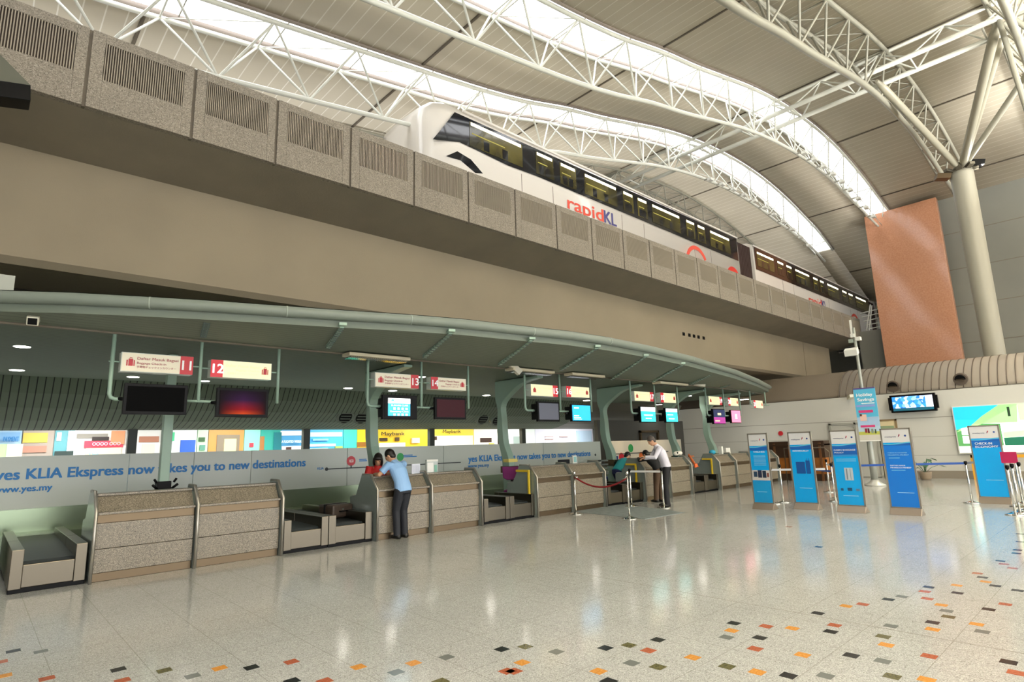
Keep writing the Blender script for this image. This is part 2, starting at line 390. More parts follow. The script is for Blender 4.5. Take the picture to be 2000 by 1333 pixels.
# small floodlights on the trusses
ORD = ['first', 'second', 'third', 'fourth', 'fifth', 'sixth', 'seventh', 'eighth', 'ninth', 'tenth', 'eleventh']
for (yc, xa, n, where) in ((8.18, 24.0, 9, 'nearer'), (11.83, 23.0, 11, 'farther')):
    r = MB(); yy = yc - .45; pts = [(xa - 1 + i, yy, h(xa - 1 + i) - 1.62) for i in range(int(n * 1.1) + 3)]
    r.tube(pts, .018, 6); r.build('cable_conduit', M_TUBE, None, label='thin white conduit along the bottom of the %s skylight truss' % where, cat='conduit')
    for i in range(n):
        x = xa + 1.1 * i; z = h(x) - 1.6
        t = thing('floodlight', ORD[i] + ' small white floodlight from the upper left under the %s skylight truss' % where, 'floodlight', (x, yc - .42, z), group='floodlights under the %s skylight truss' % where)
        MB().box(-.14, .14, -.1, .08, -.16, -.04).build('housing', M_WHITE, t, bev=.01)
        MB().box(-.02, .02, -.02, .3, -.04, .02).build('bracket', M_TUBEG, t)

# ------------------------------------------------------------------ tall column with struts
CXY = (29.0, 3.52)
t = thing('column', 'tall round grey column branching into struts under the roof, right of the pink stone slab', 'column', (CXY[0], CXY[1], 0))
MB().lathe([(.34, 0), (.34, 4), (.40, 12.1), (.40, 12.25)], (0, 0, 0), 32).build('shaft', mat('column_paint', '#989587', .4), t)
org = (CXY[0], CXY[1], 0)
top = Vector((CXY[0], CXY[1], 12.3))
cp = MB()
for a in range(0, 360, 45):
    a = math.radians(a); cp.obox((math.cos(a) * .42, math.sin(a) * .42, 12.28), Vector((math.cos(a), math.sin(a), .25)) * .22, Vector((-math.sin(a), math.cos(a), 0)) * .1, Vector((0, 0, 1)) * .05)
cp.lathe([(.42, 12.2), (.36, 12.3), (.2, 12.5), (.2, 12.62)], (0, 0, 0), 16)
cp.build('capital', mat('capital_dark', '#5e594c', .5, .4), t)
for k in (1, -1):
    cc = MB(); cc.obox((-.1 + .05 * k, -.5 if k > 0 else .62, 12.3 + .1 * k), (.2, .1, .02), (-.05, .22, .06), (0, -.03, .1)); cc.build('uplight', M_BLACK if k > 0 else M_STEELD, t)
def strut(b, r):
    d = (Vector(b) - top); L = d.length; m_ = MB(org); m_.tube([top + d * .03, top + d * .1, top + d * .5, top + d * .92, Vector(b)], [r * .5, r, r, r, r * .45], 12); m_.build('strut', M_TUBEG if r < .13 else mat('strut_paint', '#9d9988', .35), t)
strut(P(1950, 35, x=21.0), .14); strut(P(1958, 62, x=22.4), .14)
strut(P(1712, 158, x=21.5), .13); strut(P(2030, 110, x=25), .11)
# extra rods into the upper right node
for a, b in (((1950, 35), (2040, 330)), ((1955, 20), (2100, 120))):
    m_ = MB(org); m_.tube([P(*a, x=21.0), P(*b, x=22.5)], .07, 8); m_.build('strut', M_TUBEG, t)

# ------------------------------------------------------------------ end wall, pink slab, barrel roof
XW = 36.0
wb = MB()
wb.box(XW, XW + .4, -14, 8.95, 0, 13.7)
wb.box(XW, XW + .4, 8.95, 10.1, 0, 7.35)
wb.box(XW, XW + .4, 10.1, 30, 0, 4.55)
wb.build('wall_end', M_WALLG, kind='structure')
sj = MB()
for z in (2.2, 4.1, 6.0, 7.9, 9.8, 11.7): sj.box(XW - .01, XW + .01, -14, 8.95, z, z + .03)
sj.build('trim_5', M_JOINT, kind='structure')
MB().box(47, 47.4, -14, 30, 0, 9.4).build('wall_far', M_WALLG, kind='structure')
MB().box(-16, 47, 29.5, 29.9, 0, 15).build('wall_left', M_WALLG, kind='structure')
pk = MB(); pk.prism([(8.78, 4.0), (5.48, 4.0), (5.48, 13.6), (8.78, 13.58)], 0, 35.2, 35.6)
pk.build('stone_slab', M_PINK, None, bev=.02, label='tall polished pink granite slab standing against the grey end wall', cat='stone panel')
MB().box(35.6, 36.0, 6.2, 8.0, 4.5, 13).build('wall_backing', M_DARK, kind='structure')
MB().box(-16, 47, -14.4, -14, 6.5, 14).build('wall_skyblock_front', M_WALLW, kind='structure')  # unseen upper wall, added to cut the sky light from this side
MB().box(-16.4, -16, -14.4, 30, 0, 9).build('wall_skyblock_rear', M_WALLW, kind='structure')  # added out of view, closes this end against the sky light
# white lower wall with barrel top
XB = 26.0
wl = MB(); wl.box(XB, XB + .3, -14, 17.2, 0, 3.17)
wl.cur = 1
for z in (.82, 1.5, 2.19, 2.2): wl.box(XB - .006, XB + .1, -14, 17.2, z, z + .012)
wl.build('wall_right', [M_WALLW, mat('panel_joint', '#8f8d84', .6)], kind='structure')
MB().box(XB - .03, XB, -14, 6.35, 0, .27).build('baseboard_right', mat('plinth_stone', '#8f8678', .3), kind='structure')
def barrel(mb, y0, y1, r, dr=0.03, a0=153, a1=75, n=26):
    vs = []; c = (28.0, 2.2)
    for i in range(n + 1):
        a = math.radians(a0 + (a1 - a0) * i / n)
        for rr in (r, r - dr):
            for y in (y0, y1): vs.append((c[0] + rr * math.cos(a), y, c[1] + rr * math.sin(a)))
    fs = [(0, 1, 3, 2), (4 * n, 4 * n + 2, 4 * n + 3, 4 * n + 1)]
    for i in range(n):
        a = 4 * i; b = a + 4; fs += [(a, b, b + 1, a + 1), (a + 2, a + 3, b + 3, b + 2), (a, a + 2, b + 2, b), (a + 1, b + 1, b + 3, a + 3)]
    mb.smooth = True; mb.add(vs, fs); mb.smooth = False
bt = thing('barrel_roof', 'beige barrel-shaped ribbed roof over the white wall, below the pink slab', 'barrel roof', (27, 2, 3))
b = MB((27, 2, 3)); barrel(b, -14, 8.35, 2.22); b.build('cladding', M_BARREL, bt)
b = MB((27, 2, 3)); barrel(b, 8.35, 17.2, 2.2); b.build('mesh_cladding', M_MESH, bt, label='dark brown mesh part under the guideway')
yy = 8.3
while yy > -3:
    b = MB((27, 2, 3)); barrel(b, yy - .014, yy + .014, 2.24, .035); b.build('rib', M_BARD, bt); yy -= .242
for px, py in ((1750, 763), (1881, 751)):
    p = P(px, py, x=26.35); p.z = 3.55 if px < 1800 else 3.6
    v = thing('round_vent', 'round black air nozzle on the barrel roof %s' % ('above the wall television' if px < 1800 else 'above the lit billboard'), 'vent', (26.08, p.y, p.z - .1))
    for nm, m_, r0, r1, x0, x1 in (('rim', M_BARD, .27, .215, -.12, .05), ('core', M_BLACK, .0, .165, -.125, -.05)):
        g = MB(); g.tube([(x0, 0, 0), (x1, 0, .04)], r1, 20); g.build(nm, m_, v)
    g = MB()
    for k in range(5): g.box(-.14, -.12, -.12, .12, -.1 + k * .05, -.088 + k * .05)
    g.build('louver', M_STEELD, v)

# ------------------------------------------------------------------ guideway
gt = thing('train_guideway', 'long concrete guideway beam carrying the train above the check-in desks', 'elevated track', (0, 11, 4.6))
GO = (0, 11, 4.6)
g = MB(GO); g.prism([(10.12, 6.82), (11.35, 6.5), (13.3, 6.5), (14.6, 6.82), (14.6, 7.1), (10.12, 7.1)], 0, -8, 36.3); g.build('deck', M_CONC, gt)
for x0, x1 in ((-8, 31.2), (31.25, 34.9)):
    g = MB(GO); g.prism([(11.36, 6.52), (11.38, 4.72), (11.5, 4.62), (13.1, 4.62), (13.2, 6.52)], 0, x0, x1)
    g.build('web', M_CONCW, gt)
g = MB(GO)
g.box(-8, 36.3, 11.6, 11.75, 7.1, 7.25); g.box(-8, 36.3, 12.9, 13.05, 7.1, 7.25); g.build('rail', M_STEELD, gt)
J = [-2.3, -.78, .706, 2.157, 3.541, 5.019, 6.53, 8.042, 9.563, 11.099, 12.6, 14.106, 15.535, 17.029, 18.51, 20.02, 21.537]
while J[-1] < 35: J.append(J[-1] + 1.475)
for i in range(len(J) - 1):
    a, b_ = J[i] + .022, J[i + 1] - .022; w = b_ - a
    pp = MB(GO); z0, z1 = 6.82, 8.11
    gx0, gx1, gz0, gz1 = a + .12 * w, b_ - .1 * w, 7.33, 7.95
    # frame around recessed grille
    pp.box(a, gx0, 10.0, 10.14, z0, z1); pp.box(gx1, b_, 10.0, 10.14, z0, z1); pp.box(gx0, gx1, 10.0, 10.14, z0, gz0); pp.box(gx0, gx1, 10.0, 10.14, gz1, z1)
    panel = pp.build('parapet_panel', M_PARA, gt, bev=.006)
    gr = MB(GO); gr.box(gx0, gx1, 10.05, 10.12, gz0, gz1); gr.cur = 1
    nr = 34; sp = (gx1 - gx0) / nr
    for k in range(nr): gr.box(gx0 + (k + .28) * sp, gx0 + (k + .72) * sp, 10.003, 10.06, gz0, gz1)
    gl = gr.build('grille', [M_RIBD, M_RIBL], panel)
    jt = MB(GO); jt.box(b_, b_ + .044, 10.04, 10.1, z0, z1); jt.build('joint_strip', M_JOINT, gt)
g = MB(GO); g.box(-8, 36.3, 14.5, 14.64, 6.82, 8.11); g.build('far_parapet', M_PARA, gt)
for px in (1335, 1346, 1355, 1364, 1374):
    p = P(px, 653 + (px - 1335) * .2, y=11.37); g = MB(GO); g.box(p.x - .07, p.x + .07, 11.345, 11.38, p.z - .06, p.z + .06); g.build('drain_hole', M_BLACK, gt)

# ------------------------------------------------------------------ train
tr_ = thing('train', 'white and black driverless metro train running on the guideway', 'train', (8, 12.3, 7.25)); TO = (8, 12.3, 7.25)
M_CARW = mat('train_white', '#e3ddd4', .25, coat=.5); M_CARB = mat('train_black_glass', '#10131c', .08, coat=.6); M_CARR = mat('train_red', '#d8342a', .3)
M_BELL = mat('gangway_brown', '#3a2620', .8)
M_WIN = mat('train_window_lit', '#575026', .12, emit=.045, ecol='#8a7c38', noise=(.9, '#12110b', .12), coat=.4); M_TUBELIT = mat('train_ceiling_light', '#ffffff', .4, emit=3.0, ecol='#fff6cc')
M_SEATY = mat('train_inside_yellow', '#9d9440', .5, emit=.3)
YN = 11.0; YF = 13.65
def sect(x, s=1.0, zt=10.6, zb=7.3, inset=0.0):
    c = 12.325; hw = 1.325 - inset
    pts = [(c - hw * .97, zb), (c - hw, zb + .6), (c - hw, 9.35), (c - hw * .985, zt - .32), (c - hw * .95, zt - .12), (c - hw * .82, zt), (c, zt + .06)]
    pts = pts + [(2 * c - y, z) for y, z in reversed(pts[:-1])]
    return [(x, y, z) for y, z in pts]
def car(x0, x1, nose=False, windows=(), labels=True, glass=None):
    rings = []
    if nose:
        for dx, ins, zt, zb in ((-.24, .8, 9.8, 7.5), (-.21, .55, 10.1, 7.4), (-.15, .26, 10.35, 7.32), (0.08, .1, 10.52, 7.3), (.4, 0.02, 10.6, 7.3), (.8, 0, 10.6, 7.3)):
            rings.append(sect(x0 + dx, 1, zt, zb, ins))
    else: rings.append(sect(x0))
    rings.append(sect(x1)); b = MB(TO); n = len(rings[0]); vs = [q for r in rings for q in r]
    fs = [(i * n + k, i * n + (k + 1) % n, (i + 1) * n + (k + 1) % n, (i + 1) * n + k) for i in range(len(rings) - 1) for k in range(n)] + [tuple(range(n - 1, -1, -1)), tuple((len(rings) - 1) * n + k for k in range(n))]
    b.smooth = nose; b.add(vs, fs); body = b.build('car_body', M_CARW, tr_)
    # dark window band on both sides, white roof above
    g0 = 7.97 if nose else x0 + .12
    for yy, sgn in ((YN, -1), (YF, 1)):
        b = MB(TO)
        if nose:
            poly = [(g0 - .25, 9.25), (g0 + .1, 9.75), (g0 + .45, 10.28), (x1 - .1, 10.38), (x1 - .1, 9.34), (g0 + 3.5, 9.42), (g0 + 2.3, 9.38), (g0 + 1.2, 9.45), (g0 + .6, 9.48)]
        else: poly = [(g0, 10.38), (x1 - .1, 10.38), (x1 - .1, 9.3), (g0, 9.3)]
        b.prism(poly, 1, yy + sgn * .02, yy + sgn * .045 - sgn * .03); b.build('window_band', glass or M_CARB, body)
        for (a, c_) in windows:
            b = MB(TO); b.box(a, c_, yy + sgn * .022, yy + sgn * .03, 9.5, 10.2); b.cur = 1
            b.box(a + .05, c_ - .05, yy + sgn * .03, yy + sgn * .034, 10.1, 10.19)
            b.cur = 2; b.box(a + .08, c_ - .35 * (c_ - a), yy + sgn * .03, yy + sgn * .033, 9.86, 9.89)
            b.cur = 3
            for q in range(2):
                xx = a + (c_ - a) * (.3 + .35 * q); b.box(xx - .1, xx + .1, yy + sgn * .03, yy + sgn * .033, 9.52, 9.8)
            b.build('window', [M_WIN, M_TUBELIT, M_SEATY, M_CARB], body)
    b = MB(TO); b.box(x0 + (.9 if nose else 0), x1, YN - .03, YN + .03, 10.4, 10.46); b.build('roof_gutter', M_CARW, body)
    for k in range(3):
        b = MB(TO); xa = x0 + 3 + k * (x1 - x0 - 4) / 2.6; b.box(xa, xa + .02, YN - .004, YN + .01, 7.35, 9.3); b.box(xa + 1.3, xa + 1.32, YN - .004, YN + .01, 7.35, 9.3); b.build('door', M_GUTTER, body)
    return body
WN = [(8.9, 10.85), (11.4, 12.15), (12.45, 13.2), (13.6, 15.3), (15.65, 16.25), (16.5, 17.1), (17.4, 19.3), (19.75, 20.4), (20.6, 21.2), (21.6, 23.3)]
c1 = car(7.8, 24.1, True, WN)
c2 = car(25.6, 42.3, False, [(25.9, 27.75), (28.15, 28.9), (29.2, 29.9), (30.3, 32.2), (32.7, 33.4), (33.7, 34.3), (34.8, 36.6), (37.2, 38.0), (38.3, 39.1), (39.6, 41.6)], glass=mat('train_brown_glass', '#2b1a14', .1, coat=.5))
c3 = car(43.7, 46.5, False, [(44.0, 45.8)])
for a, b_ in ((24.1, 25.6), (42.3, 43.7)):
    g = MB(TO)
    k = 0; x = a
    while x < b_ - .01:
        g.box(x, min(x + .11, b_), YN + .12, YF - .12, 7.4, 10.35); x += .15
    g.box(a, b_, YN + .2, YF - .2, 7.4, 10.3); g.build('gangway_bellows', M_BELL, tr_)
M_LOGOR = mat('logo_red', '#e2503c', .4); M_LOGOB = mat('logo_blue', '#4c4a86', .4)
def rapid(xa, xb, z, par):
    w = xb - xa
    text('rapid', M_LOGOR, par, (xa, YN - .006, z), (1, 0, 0), (0, 0, 1), width=w * .72, height=.42, bold=.02, org=TO)
    text('KL', M_LOGOB, par, (xa + w * .74, YN - .006, z), (1, 0, 0), (0, 0, 1), width=w * .26, height=.42, bold=.03, org=TO)
rapid(12.75, 15.2, 8.78, c1); rapid(31.8, 34.3, 8.62, c2)
def swoosh(xc, zc, par, r=.75, m_=M_CARR, fill=False):
    b = MB(TO); a0, a1 = math.radians(30), math.radians(175); n = 14
    if fill:
        pts = [(xc, zc - .1)] + [(xc + r * math.cos(a0 + (a1 - a0) * i / n), zc + r * math.sin(a0 + (a1 - a0) * i / n)) for i in range(n + 1)]
        b.prism(pts, 1, YN - .008, YN + .005)
    else:
        o_ = [(xc + r * math.cos(a0 + (a1 - a0) * i / n), zc + r * math.sin(a0 + (a1 - a0) * i / n)) for i in range(n + 1)]
        i_ = [(xc + (r - .16) * math.cos(a0 + (a1 - a0) * i / n), zc + (r - .16) * math.sin(a0 + (a1 - a0) * i / n)) for i in range(n + 1)]
        for i in range(n): b.prism([o_[i], o_[i + 1], i_[i + 1], i_[i]], 1, YN - .008, YN + .005)
    b.build('red_swoosh', m_, par)
swoosh(20.4, 8.4, c1, .85, M_LOGOR); swoosh(23.4, 8.35, c1, .62, M_CARR, True); swoosh(39.0, 8.2, c2, .8, M_LOGOR)
b = MB(TO); 
b.prism([(8.15, 8.95), (8.5, 9.2), (8.95, 9.12), (9.35, 8.85), (9.1, 8.78), (8.6, 8.98)], 1, YN - .008, YN + .01); b.build('head_lamp', M_CARB, c1)

# ------------------------------------------------------------------ catwalk & rail beyond, white guard rail
t = thing('guard_rail', 'white leaning guard rail at the end of the guideway, left of the pink slab', 'railing', (35.9, 9.4, 7.4)); RO = (35.9, 9.4, 7.4)
for k, (a, b_) in enumerate((((1680, 613), (1719, 603)), ((1683, 620), (1719, 612)), ((1687, 628), (1719, 621)), ((1689, 636), (1720, 630)), ((1691, 644), (1720, 638)))):
    g = MB(RO); g.tube([P(*a, x=36.2), P(*b_, x=36.2)], .03, 6); g.build('rail', M_WHITE, t)
for a, b_ in (((1700, 595), (1693, 642)), ((1703, 597), (1698, 644)), ((1717, 603), (1720, 640))):
    g = MB(RO); q_ = P(*b_, x=36.2); g.tube([P(*a, x=36.2), q_, Vector((q_.x, q_.y, 7.34))], .035, 6); g.build('post', M_WHITE, t)
t = thing('catwalk', 'grey catwalk with railing high on the far wall behind the train', 'catwalk', (45, 12, 9)); RO = (45, 12, 9)
for a, b_ in (((1640, 573), (1712, 560)), ((1640, 563), (1712, 546)), ((1640, 568), (1712, 553))):
    g = MB(RO); g.tube([P(*a, x=44), P(*b_, x=44)], .05, 6); g.build('rail', M_TUBEG, t)
g = MB(RO); a = P(1640, 578, x=44); b_ = P(1712, 566, x=44); g.obox((a + b_) / 2, (.4, 0, 0), (a - b_) / 2, (0, 0, .12)); g.build('deck', M_TUBEG, t)
for i in range(6):
    g = MB(RO); px = 1646 + i * 12.5; g.tube([P(px, 577 - i * 2.2, x=44), P(px - 1, 562 - i * 2.6, x=44)], .035, 6); g.build('post', M_TUBEG, t)

# ------------------------------------------------------------------ check-in canopy
ZC = 3.33
RIMPX = [(0, 580), (140, 584), (293, 592), (428, 600), (560, 609), (660, 616), (802, 625), (904, 633), (1040, 648), (1115, 656), (1189, 667), (1270, 683), (1350, 702), (1437, 728), (1480, 745)]
rim = [P(px, py, z=3.56) for px, py in RIMPX]
d = rim[0] - rim[1]; rim = [rim[0] + d * 3, rim[0] + d * 1.5] + rim
r_e = P(1503, 757, z=3.55); rim += [r_e, r_e + Vector((.5, .8, -.03)), r_e + Vector((.5, 2.0, -.08))]
ct = thing('check_in_canopy', 'long grey-green canopy with a curved tubular front edge over the check-in desks', 'canopy', (8, 12, 3.3)); CO = (8, 12, 3.3)
g = MB(CO); g.tube(rim, .078, 12); g.build('rim_tube', mat('rim_paint', '#707970', .45), ct)
for i in (2, 4, 6, 8, 10, 12, 14):
    d = (rim[i + 1] - rim[i - 1]).normalized(); g = MB(CO); g.tube([rim[i] - d * .01, rim[i] + d * .01], .081, 12); g.build('joint_ring', M_GREYG, ct)
edge = [Vector((p.x, max(9.45, p.y + .3), ZC)) for p in rim]
lip = [Vector((p.x + (e.x - p.x) * .22, p.y + (e.y - p.y) * .22 + .05, 3.50)) for p, e in zip(rim, edge)]
g = MB(CO); n = len(rim); lo = [p + Vector((0, .06, -.17)) for p in rim]
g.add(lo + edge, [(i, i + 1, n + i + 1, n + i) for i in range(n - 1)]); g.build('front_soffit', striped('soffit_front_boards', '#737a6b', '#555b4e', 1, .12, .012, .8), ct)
g = MB(CO); fa = [p + Vector((0, .03, -.05)) for p in rim]; g.add(fa + lo, [(i, i + 1, n + i + 1, n + i) for i in range(n - 1)]); g.build('fascia', mat('fascia_paint', '#667064', .5), ct)
g = MB(CO); g.tube([e + Vector((0, 0, -.01)) for e in edge], .02, 6); g.build('edge_bead', M_JOINT, ct)
g = MB(CO); back = [Vector((p.x, 15.35, ZC)) for p in edge]; g.add(edge + back, [(i, i + 1, n + i + 1, n + i) for i in range(n - 1)])
tb = [p + Vector((0, .06, .1)) for p in rim]; tb2 = [Vector((p.x, 17.6, 3.9)) for p in rim]
g.add(tb + tb2, [(i, n + i, n + i + 1, i + 1) for i in range(n - 1)]); g.build('ceiling_boards', M_SOFFIT, ct)
# curved slatted rear wall below the ceiling
g = MB(CO); prof = [(15.35, 3.33), (15.55, 3.0), (15.9, 2.72), (16.4, 2.48), (16.95, 2.34), (17.3, 2.3)]
prof += [(17.3, 2.36), (16.9, 2.42), (15.6, 3.1), (15.45, 3.4)]
g.prism(prof, 0, -6, 18.2); g.build('slatted_wall', M_SLAT, ct)
g = MB(CO); g.prism(prof, 0, 18.2, 25.6); g.build('dark_wall', mat('canopy_dark_panel', '#57554a', .5), ct)
# brackets from rim to ceiling edge
for a, b_ in (((405, 622), (397, 655)), ((668, 633), (640, 678)), ((880, 645), (828, 697)), ((1037, 660), (975, 712)), ((1165, 675), (1095, 722)), ((1260, 692), (1195, 740)), ((1332, 708), (1275, 745)), ((1390, 727), (1348, 750)), ((1432, 744), (1408, 757)), ((1482, 762), (1470, 767))):
    p0 = P(a[0], a[1] + 3, z=3.42); p1 = P(*b_, z=3.32); d = p1 - p0
    g = MB(CO); s_ = Vector((d.y, -d.x, 0)).normalized() * .03
    g.obox((p0 + p1) / 2, d / 2, s_, (0, 0, .035)); nn = 12
    L = d.normalized(); g.cur = 1
    for k in range(nn):
        c = p0 + d * ((k + .5) / nn); g.obox(c + Vector((0, 0, -.03)), L * .01 + s_ * .5, s_ * .9, (0, 0, .018))
    br = g.build('bracket', [M_GREEN, mat('bracket_hole', '#4d5a52', .6)], ct)
    g = MB(CO); g.obox(p0, L * .09, s_ * 1.8, (0, 0, .02)); g.build('cleat', M_GREEN, br)
# lights in the ceiling
DL = ['at the far left near the security camera', 'at the far left nearest the slatted wall', 'just under the cream number 11 sign', 'between the black screen and the red picture screen', 'left of the green post at the BUSINESS CLASS screen',
      'just above the BUSINESS CLASS screen', 'between the two unlit cream signs over the man in blue', 'left of the post with the yellow box, nearer the slats', 'left of the long security camera, nearer the canopy edge', 'just above the plain blue screen',
      'dim one left of the pair of teal screens', 'between the pair of teal screens', 'right of the pair of teal screens, nearer the edge', 'above the dark and magenta screen', 'beside the farthest lit sign at the canopy tip']
for i, (px, py, r) in enumerate([(43, 678, .1), (33, 724, .11), (260, 737, .11), (400, 745, .1), (680, 759, .12), (767, 764, .12), (823, 737, .1), (950, 773, .13), (1008, 750, .12), (1146, 783, .14), (1205, 763, .12), (1287, 791, .15), (1343, 774, .15), (1365, 795, .16), (1453, 781, .2)]):
    p = P(px, py, z=ZC - .015)
    if p.y > 15.2: p = P(px, py, y=15.1); p.z = ZC - .015
    t = thing('downlight', 'recessed downlight ' + DL[i], 'downlight', p, group='recessed downlights in the canopy ceiling')
    MB().lathe([(r, -.002), (r, .01)], (0, 0, 0), 20).build('lens', M_LAMP, t)
    MB().lathe([(r * 1.18, .003), (r * 1.18, .012)], (0, 0, 0), 20).build('trim_ring', M_GREYG, t)
    lamp('downlight_light', 'SPOT', (p.x, p.y, ZC - .06), 30, (1, .96, .88), .1, spot=2.4)
FLX = [((685, 681), (800, 694)), ((1008, 712), (1078, 722)), ((1120, 723), (1180, 730)), ((1292, 741), (1342, 747))]
for i, (a, b_) in enumerate(FLX):
    p0 = P(*a, z=3.36); p1 = P(*b_, z=3.36); c = (p0 + p1) / 2; L = p1.x - p0.x
    nm = ['nearest the desk 13 sign', 'right beside the long security camera', 'second from the long security camera, between two brackets', 'farthest along, before the canopy tip'][i]
    t = thing('fluorescent_fixture', 'unlit cream fluorescent fitting with louvre, ' + nm, 'light fitting', (c.x, c.y + .12, 3.22))
    MB().box(-L / 2, L / 2, -.12, .16, .03, .09).build('housing', mat('fixture_cream', '#c9bfa4', .5), t, bev=.01)
    g = MB()
    for k in range(28): g.box(-L / 2 + .04 + k * (L - .08) / 28, -L / 2 + .05 + k * (L - .08) / 28, -.09, .13, -.005, .02)
    g.box(-L / 2 + .03, L / 2 - .03, -.02, 0, -.005, .02); g.build('louvre', M_CHROME, t)
# tree-like columns
def green_col(x, label, w=.1):
    t = thing('canopy_column', label, 'column', (x, 11.0, 0)); o_ = (x, 11, 0)
    outer = [(y_ + (.3 if z_ < 1 else .3 if z_ < 2 else 0.15 if z_ < 2.8 and y_ < 11.3 else 0), z_) for y_, z_ in [(10.95, 0), (10.98, 1.2), (11.15, 1.9), (11.42, 2.55), (11.5, 2.85), (11.5, 3.2), (11.5, 3.31), (9.9, 3.31), (9.9, 3.25), (10.45, 3.18), (10.85, 3.0), (11.1, 2.7), (11.1, 2.3), (10.9, 1.7), (10.72, 1.2), (10.68, 0)]]
    k_ = outer.index(max(outer[:8], key=lambda q: q[1])); a_, b2_ = outer[:6], outer[8:]
    def smo(pl):
        o2 = []
        for i in range(len(pl) - 1):
            p0, p1, p2, p3 = pl[max(i - 1, 0)], pl[i], pl[i + 1], pl[min(i + 2, len(pl) - 1)]
            for k in range(5):
                u = k / 5; o2.append(tuple(.5 * (2 * p1[c] + (p2[c] - p0[c]) * u + (2 * p0[c] - 5 * p1[c] + 4 * p2[c] - p3[c]) * u * u + (3 * p1[c] - p0[c] - 3 * p2[c] + p3[c]) * u ** 3) for c in (0, 1)))
        return o2 + [pl[-1]]
    outer = smo(a_) + outer[6:8] + smo(b2_)
    g = MB(o_); g.prism(outer, 0, x - w, x + w); g.build('curved_post', M_GREEN, t, bev=.015)
    g = MB(o_); g.box(x - w - .05, x + w + .05, 10.94, 11.3, .95, 1.12); g.build('collar', M_STEELD, t, bev=.01)
    return t
x3 = [P(732, 900, y=11.2).x, P(990, 880, y=11.2).x, P(1190, 870, y=11.2).x, P(1318, 860, y=11.2).x, P(1390, 870, y=11.2).x]
for x, l in zip(x3, ('behind the woman in red at desk 13', 'behind the purple chair', 'right of the desk 15 and 16 signs', 'behind the man in the white shirt', 'below the last dark and pink screens')):
    green_col(x, 'mint green steel post curving into the canopy, ' + l)
t = thing('canopy_column', 'straight mint green post with black clamp in front of the blue slogan', 'column', (P(322, 900, y=11).x, 11, 0)); o_ = tuple(t.location)
g = MB(o_); x = o_[0]; g.box(x - .07, x + .07, 10.93, 11.07, 0, 3.31); g.build('post', M_GREEN, t, bev=.01)
g = MB(o_); g.box(x - .1, x + .1, 10.9, 11.1, 1.05, 1.22); g.build('clamp', M_BLACK, t, bev=.01)
g = MB(o_)
for k in (-1, 1): g.tube([(x + .1 * k, 10.88, 1.1), (x + .18 * k, 10.84, 1.17)], .02, 8); g.tube([(x + .12 * k, 10.86, 1.2), (x + .16 * k, 10.86, 1.26)], .018, 8)
g.build('knob', M_BLACK, t)
# round vents in the slatted wall
for px, py in ((672, 811), (704, 812), (940, 816), (968, 818)):
    p = P(px, py, y=16.1)
    t = thing('round_vent', 'oval grey air nozzle on the slatted wall %s' % ({672: 'left of the desk 13 screen', 704: 'just behind the green post at desk 13', 940: 'right of the desk 14 screen', 968: 'beside the green post near the purple chair'}[px]), 'vent', p)
    d = Vector((0, -.8, -.6)); g = MB(); g.tube([(0, .12, .1), d * .12], .26, 20); g.build('rim', mat('vent_grey', '#5c6458', .5), t)
    g = MB(); g.tube([d * .1, d * .135], .2, 20); g.build('core', M_BLACK, t)
    g = MB()
    for k in range(4): g.obox(d * .14 + Vector((0, 0, 0)) + Vector((0, -.6, .8)) * (.12 * (k - 1.5) * .8), (.16, 0, 0), d * .006, Vector((0, -.6, .8)) * .012)
    g.build('louver', mat('vent_grey', '#5c6458', .5), t)

